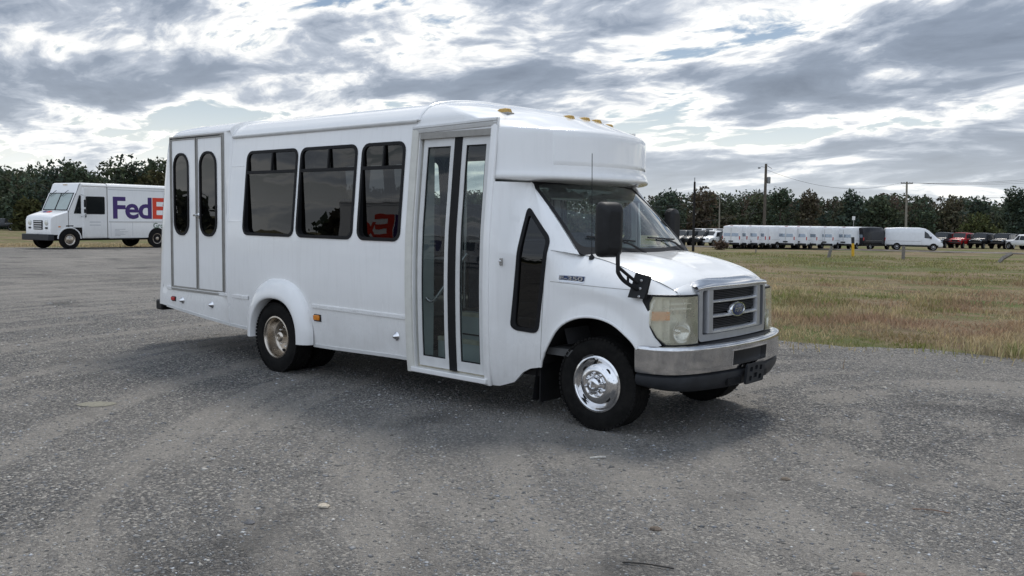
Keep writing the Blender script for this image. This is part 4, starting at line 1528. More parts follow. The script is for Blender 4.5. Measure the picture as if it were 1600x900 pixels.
def field_mat():
    mt, t, p = new_mat('rough grassland soil')
    g = t.node('ShaderNodeNewGeometry').outputs['Position']
    n1 = t.noise(g, 0.16, 5, 0.6, 0.3)
    n2 = t.noise(t.map(g, rot=(0, 0, 0.75), sc=(0.5, 1.4, 1)), 0.9, 7, 0.7, 0.4)
    n3 = t.noise(g, 9, 5, 0.7)
    green = t.mix(n3, (0.065, 0.085, 0.028), (0.135, 0.15, 0.055))
    brown = t.mix(n3, (0.12, 0.092, 0.058), (0.28, 0.215, 0.135))
    red = t.mix(n3, (0.10, 0.068, 0.048), (0.19, 0.13, 0.09))
    k = t.math('ADD', t.math('MULTIPLY', n1, 0.55), t.math('MULTIPLY', n2, 0.45))
    c = t.mix(t.ramp(k, [(0.45, 0.0), (0.54, 1.0)]), green, brown)
    c = t.mix(t.ramp(t.noise(t.map(g, loc=(5, 3, 0)), 0.3, 6, 0.7, 0.5), [(0.54, 0.0), (0.64, 0.8)]), c, red)
    t.l.new(c, p.inputs['Base Color'])
    pset(p, Roughness=0.95, Specular_IOR_Level=0.15)
    t.l.new(t.bump(t.math('ADD', n2, t.math('MULTIPLY', n3, 0.3)), 0.9, 0.25), p.inputs['Normal'])
    return mt


# field: rings round the viewer out to the horizon, sunk under the gravel lot
radii = [0.0] + [0.6 * 1.105 ** k for k in range(86)]
NA = 220
pts = np.array([[4.0 + r_ * math.cos(2 * PI * j / NA), -6.7 + r_ * math.sin(2 * PI * j / NA)] for r_ in radii[1:] for j in range(NA)])
ins = inside(LOTA, pts)
dist = np.full(len(pts), 1e9)
for q in LOTA[::2]:
    dist = np.minimum(dist, np.hypot(pts[:, 0] - q[0], pts[:, 1] - q[1]))
fv = []
for (x, y), i_, d_ in zip(pts, ins, dist):
    z = terr(x, y) + 0.03 * math.sin(x * 0.9 + y * 0.4) * math.sin(y * 1.1 - x * 0.3)
    if i_:
        z -= 0.25 * min(1, d_ / 1.0) + 0.02
    else:
        z += 0.035 * min(1, d_ / 0.8) - 0.02
    fv.append((x, y, z))
ff = [(i * NA + j, i * NA + (j + 1) % NA, (i + 1) * NA + (j + 1) % NA, (i + 1) * NA + j) for i in range(len(radii) - 2) for j in range(NA)]
ff.append(tuple(range(NA)))
fo = MB().add(fv, ff).build('field', field_mat(), None, 180)
tag(fo, 'rough grass field of green and dried brown patches', 'field', kind='structure')
lot = panel(LOT, [], lambda x, y: (x, y, terr(x, y) + 0.0), 0.8, None, 2.0).build('gravel_lot', gravel_mat(), None, 180)
tag(lot, 'grey gravel lot with dusty wheel tracks', 'gravel lot', kind='structure')


def road_mat():
    mt, t, p = new_mat('dirt track')
    g = t.node('ShaderNodeNewGeometry').outputs['Position']
    n = t.noise(g, 0.8, 7, 0.65)
    t.l.new(t.ramp(n, [(0.35, (0.05, 0.043, 0.036)), (0.7, (0.20, 0.175, 0.15))]), p.inputs['Base Color'])
    pset(p, Roughness=0.95)
    return mt


# a dirt track crosses in front of the parked vans
rd = MB()
va_, vb_ = Vector((-62.0, 74.0)), Vector((22.0, 118.0))
dv = (vb_ - va_).normalized()
nv = Vector((-dv.y, dv.x))
rows = []
for k in range(41):
    c = va_.lerp(vb_, k / 40)
    rows.append([(c.x + nv.x * o, c.y + nv.y * o, terr(c.x + nv.x * o, c.y + nv.y * o) + 0.045 + 0.10 * (1 - abs(o) / 1.3)) for o in (-1.3, -0.6, 0, 0.6, 1.3)])
tag(rd.grid(rows).build('road', road_mat(), None, 180), 'pale dirt track in front of the parked vans', 'road', kind='structure')


def from_np(name, verts, tris, cols, mt, faces_len=3):
    me = bpy.data.meshes.new(name)
    nv_, nf = len(verts), len(tris)
    me.vertices.add(nv_)
    me.vertices.foreach_set('co', np.asarray(verts, np.float32).ravel())
    me.loops.add(nf * faces_len)
    me.loops.foreach_set('vertex_index', np.asarray(tris, np.int32).ravel())
    me.polygons.add(nf)
    me.polygons.foreach_set('loop_start', np.arange(0, nf * faces_len, faces_len, dtype=np.int32))
    me.polygons.foreach_set('loop_total', np.full(nf, faces_len, np.int32))
    if cols is not None:
        ca = me.color_attributes.new('col', 'FLOAT_COLOR', 'POINT')
        c4 = np.ones((nv_, 4), np.float32)
        c4[:, :3] = cols
        ca.data.foreach_set('color', c4.ravel())
    me.update()
    me.validate()
    me.materials.append(mt)
    return me


def attr_mat(name, rough=0.8, spec=0.3, transl=0.0):
    mt, t, p = new_mat(name)
    a = t.node('ShaderNodeAttribute', attribute_name='col')
    t.l.new(a.outputs['Color'], p.inputs['Base Color'])
    pset(p, Roughness=rough, Specular_IOR_Level=spec)
    if transl:
        out = t.n['Material Output']
        tl = t.node('ShaderNodeBsdfTranslucent')
        t.l.new(a.outputs['Color'], tl.inputs[0])
        mx = t.node('ShaderNodeMixShader')
        mx.inputs[0].default_value = transl
        t.l.new(p.outputs[0], mx.inputs[1])
        t.l.new(tl.outputs[0], mx.inputs[2])
        t.l.new(mx.outputs[0], out.inputs[0])
    return mt


M['stone'] = attr_mat('loose stone', 0.85, 0.3)
M['leaf'] = attr_mat('foliage', 0.85, 0.06, 0.18)
M['blade'] = attr_mat('grass blades', 0.6, 0.2, 0.3)

# loose stones on the lot (one mass), thinning with distance
OCT_V = np.array([(1, 0, 0), (-1, 0, 0), (0, 1, 0), (0, -1, 0), (0, 0, 1), (0, 0, -1)], float)
OCT_F = np.array([(0, 2, 4), (2, 1, 4), (1, 3, 4), (3, 0, 4), (2, 0, 5), (1, 2, 5), (3, 1, 5), (0, 3, 5)])


def scatter_stones(n, rmin, rmax, smin, smax, pw, seed):
    g_ = np.random.default_rng(seed)
    r_ = rmin * (rmax / rmin) ** (g_.random(n) ** 0.9)
    th = PI / 2 - YAW + g_.uniform(-0.75, 0.75, n)
    P = np.column_stack([CAM.x + r_ * np.cos(th), CAM.y + r_ * np.sin(th)])
    k = inside(LOTA, P)
    # stones gather in streaks and are swept from the wheel tracks
    fld = np.sin(P[:, 0] * 1.9 + np.sin(P[:, 1] * 1.3) * 1.5) * np.sin(P[:, 1] * 2.3 + np.sin(P[:, 0] * 0.9) * 1.7)
    k &= g_.random(n) < (0.62 + 0.38 * fld)
    P, r_ = P[k], r_[k]
    n = len(P)
    sz = smin * (smax / smin) ** (g_.random(n) ** pw) * (0.8 + 0.05 * r_)
    a = g_.uniform(0, 2 * PI, n)
    sc = np.column_stack([sz * g_.uniform(0.8, 1.5, n), sz * g_.uniform(0.7, 1.1, n), sz * g_.uniform(0.28, 0.6, n)])
    v = OCT_V[None] * (1 + g_.uniform(-0.28, 0.28, (n, 6, 1))) * sc[:, None, :]
    x = v[..., 0] * np.cos(a)[:, None] - v[..., 1] * np.sin(a)[:, None] + g_.uniform(-0.3, 0.3, (n, 6)) * sz[:, None]
    y = v[..., 0] * np.sin(a)[:, None] + v[..., 1] * np.cos(a)[:, None] + g_.uniform(-0.3, 0.3, (n, 6)) * sz[:, None]
    z = v[..., 2] + sc[:, 2:3] * 0.15
    vv = np.stack([x + P[:, :1], y + P[:, 1:], z], -1).reshape(-1, 3)
    f = (OCT_F[None] + (np.arange(n) * 6)[:, None, None]).reshape(-1, 3)
    tone = g_.random(n)
    base = 0.10 + 0.20 * tone + 0.26 * (tone > 0.88) * g_.random(n)
    tint = g_.uniform(-0.08, 0.12, n)
    c = np.column_stack([base * (1 + tint), base * (1 + tint * 0.4), base * (1 - tint * 0.6)])
    return vv, f, np.repeat(c, 6, 0)


v_, f_, c_ = scatter_stones(190000, 3.6, 19, 0.0028, 0.0125, 2.6, 3)
vb, fb_, cb_ = scatter_stones(5200, 3.7, 16, 0.007, 0.022, 2.8, 8)
f_ = np.concatenate([f_, fb_ + len(v_)])
v_ = np.concatenate([v_, vb])
c_ = np.concatenate([c_, cb_])
tag(link('gravel', from_np('gravel', v_, f_, c_, M['stone']), None), 'loose grey gravel stones over the lot', 'gravel', kind='stuff')


def stone(x, y, s, col, label, sh=(1.3, 1.0, 0.55), rz=0.5):
    b = MB()
    n = 8
    rs = random.Random(int(x * 1000 + y * 77))
    rows = []
    for k, (h, r_) in enumerate(((-0.4, 0.7), (0.0, 1.0), (0.5, 0.85), (0.85, 0.45))):
        rows.append([(math.cos(2 * PI * j / n) * r_ * sh[0] * rs.uniform(0.8, 1.2), math.sin(2 * PI * j / n) * r_ * sh[1] * rs.uniform(0.8, 1.2), (h + rs.uniform(-0.1, 0.1)) * sh[2]) for j in range(n)])
    b.grid(rows, cv=True)
    b.f.append(tuple(len(rows) * n - n + j for j in range(n)))
    b.v = [(p[0] * s, p[1] * s, p[2] * s) for p in b.v]
    o = b.build('stone', mat('stone ' + label[:12], col, 0.85, 0, 0.3, 0.3, 60, 0.5, 120), None, 25)
    o.location = (x, y, 0.004)
    o.rotation_euler = (0, 0, rz)
    return tag(o, label, 'stone', 'odd stones on the gravel')


stone(-3.714, -3.248, 0.105, (0.20, 0.19, 0.15), 'flat pale patch of stone in the gravel far left of the entry door', (1.5, 1.0, 0.06), 0.9)
stone(-0.049, -3.578, 0.032, (0.42, 0.37, 0.30), 'broken buff stone in the foreground gravel, palest of the loose stones')
stone(1.56, -2.574, 0.026, (0.12, 0.095, 0.075), 'brown stone in the foreground gravel below the front wheel')
stone(1.688, -1.173, 0.026, (0.16, 0.13, 0.10), 'brown stone on the gravel in front of the bumper')
stone(2.62, -2.45, 0.026, (0.17, 0.125, 0.105), 'reddish stone in the gravel at the bottom right')
stone(-0.12, -4.02, 0.024, (0.11, 0.11, 0.115), 'dark grey stone near the bottom edge of the gravel')


def twig(pts, r_, col, label):
    o = MB().tube(catmull(pts, 4), r_, 6).build('twig', mat('twig ' + label[:10], col, 0.8, 0, 0.3, 0.3, 40))
    return tag(o, label, 'twig')


twig([(1.70, -3.10, 0.008), (1.80, -3.05, 0.012), (1.93, -3.0, 0.010)], 0.0035, (0.03, 0.028, 0.026), 'thin black stick lying at the bottom edge of the gravel')
twig([(2.50, -1.24, 0.008), (2.58, -1.20, 0.013), (2.69, -1.17, 0.010)], 0.0032, (0.20, 0.13, 0.095), 'reddish brown twig on the gravel at the right')
twig([(0.46, -1.66, 0.006), (0.50, -1.62, 0.012), (0.53, -1.57, 0.010)], 0.008, (0.50, 0.48, 0.44), 'pale splinter of wood on the gravel before the front wheel')


# ------------------------------------------------------------------ grass
def vnoise(x, y, s, seed):
    g_ = np.random.default_rng(seed)
    T = g_.random((64, 64))
    u, v = x * s, y * s
    iu, iv = np.floor(u).astype(int), np.floor(v).astype(int)
    fu, fv_ = u - iu, v - iv
    fu, fv_ = fu * fu * (3 - 2 * fu), fv_ * fv_ * (3 - 2 * fv_)
    a, b = T[iu % 64, iv % 64], T[(iu + 1) % 64, iv % 64]
    c, d = T[iu % 64, (iv + 1) % 64], T[(iu + 1) % 64, (iv + 1) % 64]
    return (a * (1 - fu) + b * fu) * (1 - fv_) + (c * (1 - fu) + d * fu) * fv_


def grass(n, rmin, rmax, th0, th1, seed, hmul=1.0, brown=0.0):
    g_ = np.random.default_rng(seed)
    nt = n // 7
    r_ = rmin * (rmax / rmin) ** g_.random(nt)
    th = g_.uniform(th0, th1, nt)
    P = np.column_stack([CAM.x + r_ * np.cos(th), CAM.y + r_ * np.sin(th)])
    P = np.repeat(P, 7, 0) + g_.normal(0, 1, (nt * 7, 2)) * (0.035 + 0.004 * np.repeat(r_, 7))[:, None]
    r_ = np.repeat(r_, 7)
    dl = np.full(len(P), 1e9)
    for q_ in LOTA[::2]:
        dl = np.minimum(dl, np.hypot(P[:, 0] - q_[0], P[:, 1] - q_[1]))
    ins_ = inside(LOTA, P)
    bare = vnoise(P[:, 0], P[:, 1], 0.9, 12) * 0.6 + vnoise(P[:, 0], P[:, 1], 2.7, 13) * 0.4
    k = np.where(ins_, g_.random(len(P)) < 0.6 * np.exp(-dl / 0.22), g_.random(len(P)) < np.clip(0.25 + dl / 0.7, 0, 1) * np.clip((bare - 0.22) * 6, 0.12, 1))
    P, r_ = P[k], r_[k]
    n = len(P)
    zt = np.array([terr(x, y) for x, y in P]) - 0.02
    patch = 0.40 * vnoise(P[:, 0], P[:, 1], 0.33, 1) + 0.35 * vnoise(P[:, 0], P[:, 1], 1.1, 2) + 0.25 * vnoise(P[:, 0], P[:, 1], 3.1, 7)
    dry = np.clip((patch - 0.28 + brown) * 4.5 + g_.normal(0, 0.25, n), 0, 1)
    red = np.clip((0.6 * vnoise(P[:, 0] + 9, P[:, 1] * 1.6, 0.35, 4) + 0.4 * vnoise(P[:, 0], P[:, 1], 1.4, 5) - 0.48) * 4.5, 0, 1)
    far = np.clip((r_ - 24) / 12, 0, 1)
    dry = dry * (1 - 0.75 * far * (1 if brown < 0.2 else 0))
    red = red * (1 - 0.8 * far)
    hh = (0.05 + 0.15 * vnoise(P[:, 0], P[:, 1], 0.7, 3) ** 1.5) * g_.uniform(0.5, 1.35, n) * hmul
    hh *= np.where(r_ > 24, 0.75, 1.0)
    wd = 0.0035 + 0.00042 * r_
    a = g_.uniform(0, 2 * PI, n)
    ln = g_.uniform(0.1, 0.8, n) * hh
    la = g_.uniform(0, 2 * PI, n)
    bx, by = np.cos(a) * wd, np.sin(a) * wd
    tx, ty = P[:, 0] + np.cos(la) * ln, P[:, 1] + np.sin(la) * ln
    mxx, myy = P[:, 0] + np.cos(la) * ln * 0.35, P[:, 1] + np.sin(la) * ln * 0.35
    V0 = np.stack([P[:, 0] - bx, P[:, 1] - by, zt], -1)
    V1 = np.stack([P[:, 0] + bx, P[:, 1] + by, zt], -1)
    V2 = np.stack([mxx + bx * 0.7, myy + by * 0.7, zt + hh * 0.6], -1)
    V3 = np.stack([mxx - bx * 0.7, myy - by * 0.7, zt + hh * 0.6], -1)
    V4 = np.stack([tx, ty, zt + hh], -1)
    vv = np.stack([V0, V1, V2, V3, V4], 1).reshape(-1, 3)
    o = (np.arange(n) * 5)[:, None]
    f = np.concatenate([o + [0, 1, 2], o + [0, 2, 3], o + [3, 2, 4]], 1).reshape(-1, 3)
    gcol = np.array([0.205, 0.225, 0.075])
    dcol = np.array([0.47, 0.375, 0.225])
    rcol = np.array([0.33, 0.205, 0.145])
    c = gcol * (1 - dry[:, None]) + dcol * dry[:, None]
    c = c * (1 - 0.75 * red[:, None]) + rcol * 0.75 * red[:, None]
    c *= g_.uniform(0.6, 1.35, n)[:, None]
    return vv, f, np.repeat(c, 5, 0)


vth = PI / 2 - YAW
v_, f_, c_ = grass(190000, 9.5, 52, vth - 0.72, vth + 0.35, 21)
tag(link('grass', from_np('grass', v_, f_, c_, M['blade']), None), 'rough mixed green and dry grass of the field', 'grass', kind='stuff')
v_, f_, c_ = grass(30000, 40, 75, vth + 0.25, vth + 0.75, 22, 1.2, 0.5)
tag(link('dry_grass', from_np('dry_grass', v_, f_, c_, M['blade']), None), 'dry brown grass behind the delivery truck', 'grass', kind='stuff')


# ------------------------------------------------------------------ trees
def crown_pts(g_, h, rx, n, base=0.15, lobes=9, leaf=0.45):
    """leaf clumps spread through several lobes of a crown; returns centres and sizes"""
    out = []
    for k in range(lobes):
        t = g_.uniform(base, 1.0)
        wd = rx * (math.sin(min(1, (t - base) / (1 - base) * 0.82 + 0.25) * PI) ** 0.7)
        a = g_.uniform(0, 2 * PI)
        rr = g_.uniform(0.1, 0.75) * wd
        lr = rx * g_.uniform(0.42, 0.68)
        c = np.array([math.cos(a) * rr, math.sin(a) * rr, h * t - lr * 0.5])
        m_ = n // lobes
        d = g_.normal(0, 1, (m_, 3))
        d /= np.linalg.norm(d, axis=1)[:, None]
        q = c + d * (lr * g_.uniform(0.45, 1.08, m_) ** 0.6)[:, None] * np.array([1, 1, 0.78])
        q[:, 2] = np.clip(q[:, 2], 0.1, h * 1.02)
        out.append(q)
    return np.concatenate(out)


def leaf_mesh(g_, C, size, col, spread=0.35, quads=2):
    n = len(C) * quads
    P = np.repeat(C, quads, 0) + g_.normal(0, size * 0.4, (n, 3))
    u = g_.normal(0, 1, (n, 3))
    u /= np.linalg.norm(u, axis=1)[:, None]
    w_ = g_.normal(0, 1, (n, 3))
    w_ = np.cross(u, w_)
    w_ /= np.linalg.norm(w_, axis=1)[:, None] + 1e-9
    s1 = size * g_.uniform(0.5, 1.3, n)[:, None]
    s2 = size * g_.uniform(0.3, 0.8, n)[:, None]
    vv = np.stack([P - u * s1, P + w_ * s2 * 0.9 - u * s1 * 0.1, P + u * s1, P - w_ * s2 * 0.9 + u * s1 * 0.15], 1).reshape(-1, 3)
    f = (np.arange(n) * 4)[:, None] + np.array([0, 1, 2, 3])
    c = np.asarray(col) * np.clip(g_.normal(1, spread, n), 0.35, 2.0)[:, None] * np.column_stack([g_.uniform(0.9, 1.1, n), np.ones(n), g_.uniform(0.85, 1.2, n)])
    return vv, f, np.repeat(c, 4, 0)


GREENS = [(0.066, 0.086, 0.056), (0.074, 0.092, 0.056), (0.062, 0.082, 0.060), (0.078, 0.090, 0.056), (0.082, 0.088, 0.058)]  # greens and rusts lightened and blued: distance haze put into leaf colour
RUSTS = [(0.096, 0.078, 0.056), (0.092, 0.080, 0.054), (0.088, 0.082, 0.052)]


def ray_at(x, y, D):
    """point at depth D behind photo position, used to stand far things on their bearings"""
    return CAM + (fw + r2 * ((x - 800) / FPX) - u2 * ((y - 450) / FPX)) * D


def bear(x, D):
    p = ray_at(x, 360, D)
    return p.x, p.y


def wood():
    """the far wood: hundreds of overlapping crowns that read as one dark mass"""
    g_ = np.random.default_rng(77)
    VV, FF, CC = [], [], []
    off = 0
    spots = []
    for k in range(860):                          # in view
        x = g_.uniform(-250, 1900)
        row = g_.integers(0, 4)
        D = (158 + 12 * row if x < 520 else 196 + 14 * row) + g_.uniform(-6, 6)
        h = ((11.0 if x < 520 else 9.6) * (1 + 0.07 * math.sin(x / 43.0) + 0.05 * math.sin(x / 17.0 + 1)) * g_.uniform(0.93, 1.03) + row * 0.25) if row else g_.uniform(3.5, 8.0)
        if 240 < x < 560:
            h *= 1.02
        p = ray_at(x, 360, D)
        spots.append((p.x, p.y, h, 250, 0.46))
    for k in range(150):                          # goes on round the back of the lot
        a = g_.uniform(0, 2 * PI)
        d_ = g_.uniform(125, 165)
        x, y = CAM.x + math.cos(a) * d_, CAM.y + math.sin(a) * d_
        vd = (x - CAM.x) * fw.x + (y - CAM.y) * fw.y
        if vd > d_ * 0.45:
            continue
        spots.append((x, y, g_.uniform(6.5, 8.5), 170, 0.95))
    for x, y, h, n, sz in spots:
        C = crown_pts(g_, h, min(5.0, h * g_.uniform(0.38, 0.52)), n, 0.04, 15)
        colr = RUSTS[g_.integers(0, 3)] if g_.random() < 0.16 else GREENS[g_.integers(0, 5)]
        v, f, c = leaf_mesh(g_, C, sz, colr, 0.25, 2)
        v = v + np.array([x, y, terr(x, y) - 0.2])
        VV.append(v)
        FF.append(f + off)
        CC.append(c)
        off += len(v)
    return np.concatenate(VV), np.concatenate(FF), np.concatenate(CC)


v_, f_, c_ = wood()
tag(link('forest', from_np('forest', v_, f_, c_, M['leaf'], 4), None), 'dark mixed wood closing off the field behind everything', 'forest', kind='stuff')
M['bark'] = mat('bark', (0.085, 0.065, 0.05), 0.9, 0, 0.2, 0.3, 8, 0.5, 20)


def tree(px, D, top, label, col, wide=0.33, n=980, lobes=16, base=0.2, seed=0, leaf=0.40):
    g_ = np.random.default_rng(500 + seed)
    x, y = bear(px, D)
    zb = terr(x, y)
    ztop = ray_at(px, top, D).z
    h = ztop - zb
    t = tag(empty('tree', (x, y, zb)), label, 'tree', 'trees standing out along the wood')
    tb = MB()
    tb.tube([(0, 0, -0.2), (0.05, 0.02, h * 0.3), (-0.04, 0.06, h * 0.62), (0.02, 0, h * 0.9)], [0.22, 0.17, 0.11, 0.03], 7)
    for k in range(7):
        a, zz_ = g_.uniform(0, 2 * PI), h * g_.uniform(0.3, 0.8)
        L_ = h * wide * g_.uniform(0.5, 0.9)
        tb.tube([(0, 0, zz_), (math.cos(a) * L_ * 0.5, math.sin(a) * L_ * 0.5, zz_ + L_ * 0.25), (math.cos(a) * L_, math.sin(a) * L_, zz_ + L_ * 0.5)], [0.08, 0.05, 0.02], 5)
    tb.build('trunk', 'bark', t, 60)
    C = crown_pts(g_, h, h * wide, n, base, lobes)
    v, f, c = leaf_mesh(g_, C, leaf, col, 0.35, 2)
    link('crown', from_np('crown', v, f, c, M['leaf'], 4), None, t)
    return t


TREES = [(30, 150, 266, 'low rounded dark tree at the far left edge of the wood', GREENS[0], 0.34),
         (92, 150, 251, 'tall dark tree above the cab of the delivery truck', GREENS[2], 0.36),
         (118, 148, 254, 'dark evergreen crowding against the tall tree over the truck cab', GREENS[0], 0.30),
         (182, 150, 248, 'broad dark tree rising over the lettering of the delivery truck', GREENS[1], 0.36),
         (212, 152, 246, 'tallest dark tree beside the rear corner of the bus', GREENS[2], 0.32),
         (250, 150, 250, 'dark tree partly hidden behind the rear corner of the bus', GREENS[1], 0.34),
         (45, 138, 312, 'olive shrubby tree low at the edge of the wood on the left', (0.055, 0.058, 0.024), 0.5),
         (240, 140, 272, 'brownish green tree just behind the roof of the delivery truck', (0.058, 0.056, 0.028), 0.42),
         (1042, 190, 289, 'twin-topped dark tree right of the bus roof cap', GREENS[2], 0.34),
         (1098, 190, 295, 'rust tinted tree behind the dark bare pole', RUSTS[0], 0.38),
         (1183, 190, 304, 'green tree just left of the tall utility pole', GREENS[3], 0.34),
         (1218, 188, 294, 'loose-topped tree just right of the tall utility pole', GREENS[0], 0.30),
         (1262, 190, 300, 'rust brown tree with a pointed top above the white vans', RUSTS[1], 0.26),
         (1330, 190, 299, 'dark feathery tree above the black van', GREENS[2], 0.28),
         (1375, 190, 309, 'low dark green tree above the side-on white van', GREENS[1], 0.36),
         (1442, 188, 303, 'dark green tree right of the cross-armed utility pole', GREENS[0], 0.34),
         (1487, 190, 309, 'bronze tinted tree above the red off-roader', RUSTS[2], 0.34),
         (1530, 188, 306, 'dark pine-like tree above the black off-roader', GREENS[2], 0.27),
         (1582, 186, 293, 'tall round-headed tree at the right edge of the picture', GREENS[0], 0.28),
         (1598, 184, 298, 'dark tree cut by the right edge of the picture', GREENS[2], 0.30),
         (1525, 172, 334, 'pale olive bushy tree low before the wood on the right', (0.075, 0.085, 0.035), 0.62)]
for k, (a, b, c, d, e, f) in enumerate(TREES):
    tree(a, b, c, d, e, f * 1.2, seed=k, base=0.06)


# ================================================================== other vehicles
def paint(name, col, rough=0.25):
    return mat(name, col, rough, 0, 0.35, 0.05, 3, 0, 60, 0.0)


M['van_white'] = paint('van white', (0.74, 0.75, 0.77))
M['car_black'] = paint('car black', (0.010, 0.010, 0.012))
M['car_grey'] = paint('car dark grey', (0.035, 0.038, 0.042))
M['car_red'] = paint('car red', (0.33, 0.012, 0.016))
M['car_white'] = paint('car white', (0.74, 0.74, 0.74))
M['car_glass'] = mat('dark vehicle glass', (0.012, 0.014, 0.016), 0.06, 0, 0.6, 0.1, 3, 0, 60, 0, 0.02)
M['bright_glass'] = mat('glass with painted sky tone', (0.24, 0.28, 0.33), 0.08, 0.6, 0.8, 0.1, 3, 0, 60, 0, 0.02)  # pale blue base colour stands in for reflected sky
M['alloy'] = mat('alloy wheel', (0.42, 0.42, 0.43), 0.3, 0.9)
M['purple'] = mat('purple lettering', (0.060, 0.030, 0.155), 0.4, 0, 0.4, 0.04)
M['orange_red'] = mat('orange red lettering', (0.72, 0.060, 0.030), 0.4, 0, 0.4, 0.04)
M['green_letter'] = mat('green grey lettering', (0.10, 0.17, 0.11), 0.5, 0, 0.4, 0.05)
M['faint'] = mat('small grey print', (0.42, 0.43, 0.45), 0.6)
M['truck_glass'] = mat('pale windscreen', (0.30, 0.36, 0.35), 0.08, 0.25, 0.7, 0.12, 2, 0, 60, 0, 0.02)


def car_wheel_meshes(R, wd):
    a = MB().lathe([(R * 0.62, -wd / 2), (R * 0.9, -wd / 2 - 0.005), (R, -wd * 0.36), (R, wd * 0.36), (R * 0.9, wd / 2 + 0.005), (R * 0.62, wd / 2)], (0, 0, 0), (0, 1, 0), 24, False).mesh('tyre', 40)
    a.materials.append(M['tyre'])
    b = MB().lathe([(R * 0.64, wd / 2 + 0.012), (R * 0.60, wd / 2 + 0.012), (R * 0.5, wd / 2 - 0.02), (R * 0.25, wd / 2 + 0.0), (R * 0.18, wd / 2 + 0.01), (0.002, wd / 2 + 0.012)], (0, 0, 0), (0, 1, 0), 20, False).mesh('rim', 40)
    b.materials.append(M['alloy'])
    c = MB().lathe([(R * 1.13, 0.0), (R * 1.13, 0.016), (0.01, 0.017)], (0, 0, 0), (0, 1, 0), 24, False).mesh('wheel_arch', 40)
    c.materials.append(M['dark'])
    return a, b, c


class Shell:
    """body from stations (x, z sill, z belt, z roof, half width, half roof width)"""
    def __init__(s, st):
        s.st = st

    def at(s, x):
        st = s.st
        if x <= st[0][0]:
            return st[0]
        for a, b in zip(st, st[1:]):
            if x <= b[0]:
                t = (x - a[0]) / (b[0] - a[0])
                return tuple(p + (q - p) * t for p, q in zip(a, b))
        return st[-1]

    def sec(s, q):
        x, zb, zt, zr, wd, wr = q
        h = [(wd * 0.90, zb), (wd * 0.99, zb + 0.10), (wd, zb + 0.45 * (zt - zb)), (wd * 0.985, zt)]
        top = max(zr - 0.07, zt + 0.005)
        h += [(wd * 0.985 + (wr - wd * 0.985) * 0.5, zt + (top - zt) * 0.5), (wr, top), (wr - 0.05, zr - 0.02), (wr - 0.16, zr), (0, zr + 0.015)]
        return [(x, -y, z) for y, z in h] + [(x, y, z) for y, z in reversed(h[:-1])]

    def body(s):
        rows = [s.sec(q) for q in s.st]
        b = MB().grid(rows)
        k = len(rows[0])
        b.f.append(tuple(range(k)))
        b.f.append(tuple((len(rows) - 1) * k + j for j in reversed(range(k))))
        b.f += [(i * k, (i + 1) * k, (i + 1) * k + k - 1, i * k + k - 1) for i in range(len(rows) - 1)]
        return b

    def side(s, x, t, sgn, o=0.008):
        _, zb, zt, zr, wd, wr = s.at(x)
        top = zr - 0.07
        return (x, sgn * (wd * 0.985 + (wr - wd * 0.985) * t + o), zt + (top - zt) * t)

    def low(s, x, z, sgn, o=0.006):
        return (x, sgn * (s.at(x)[4] + o), z)

    def quad_top(s, x0, x1, f=0.86, o=0.012):
        a, b = s.at(x0), s.at(x1)
        d = Vector((b[0] - a[0], 0, b[3] - a[3])).normalized()
        n = Vector((-d.z, 0, d.x)) * o
        if n.z < 0:
            n = -n
        return [Vector((q[0], sg * (q[5] - 0.06) * f / 0.86, q[3])) + n for q, sg in ((a, -1), (a, 1), (b, 1), (b, -1))]


VAN = Shell([(-2.99, 0.52, 1.25, 2.30, 0.97, 0.84), (-2.93, 0.42, 1.25, 2.42, 1.01, 0.87), (-1.5, 0.38, 1.25, 2.50, 1.03, 0.90), (0.6, 0.38, 1.25, 2.50, 1.03, 0.90), (1.15, 0.38, 1.25, 2.40, 1.03, 0.87), (1.55, 0.38, 1.25, 2.16, 1.02, 0.82), (2.20, 0.38, 1.23, 1.58, 1.0, 0.80), (2.35, 0.38, 1.15, 1.42, 0.99, 0.80), (2.75, 0.38, 0.95, 1.16, 0.95, 0.76), (2.95, 0.40, 0.75, 0.90, 0.88, 0.66), (2.99, 0.45, 0.62, 0.72, 0.84, 0.62)])
SUV = Shell([(-2.25, 0.55, 1.05, 1.50, 0.88, 0.74), (-2.15, 0.45, 1.05, 1.74, 0.93, 0.76), (-0.5, 0.40, 1.05, 1.80, 0.95, 0.76), (0.35, 0.40, 1.05, 1.76, 0.95, 0.74), (1.0, 0.40, 1.05, 1.22, 0.95, 0.76), (1.1, 0.40, 1.02, 1.14, 0.95, 0.80), (2.0, 0.42, 0.95, 1.04, 0.92, 0.76), (2.25, 0.48, 0.80, 0.86, 0.86, 0.68)])
JEEP = Shell([(-2.3, 0.62, 1.18, 1.78, 0.86, 0.74), (-2.25, 0.58, 1.18, 1.90, 0.90, 0.78), (-0.6, 0.52, 1.18, 1.95, 0.90, 0.78), (0.25, 0.52, 1.18, 1.92, 0.90, 0.77), (0.62, 0.52, 1.18, 1.30, 0.90, 0.80), (0.7, 0.52, 1.16, 1.24, 0.88, 0.80), (1.95, 0.55, 1.10, 1.18, 0.80, 0.72), (2.1, 0.60, 1.0, 1.10, 0.76, 0.66)])
PICK = Shell([(-2.9, 0.65, 1.05, 1.14, 0.96, 0.92), (-1.0, 0.55, 1.05, 1.15, 1.0, 0.94), (-0.95, 0.55, 1.1, 1.85, 1.0, 0.78), (0.5, 0.52, 1.1, 1.86, 1.0, 0.78), (1.15, 0.52, 1.1, 1.32, 1.0, 0.82), (1.25, 0.52, 1.08, 1.24, 1.0, 0.86), (2.6, 0.55, 1.05, 1.15, 0.96, 0.82), (2.85, 0.6, 0.9, 0.98, 0.9, 0.76)])
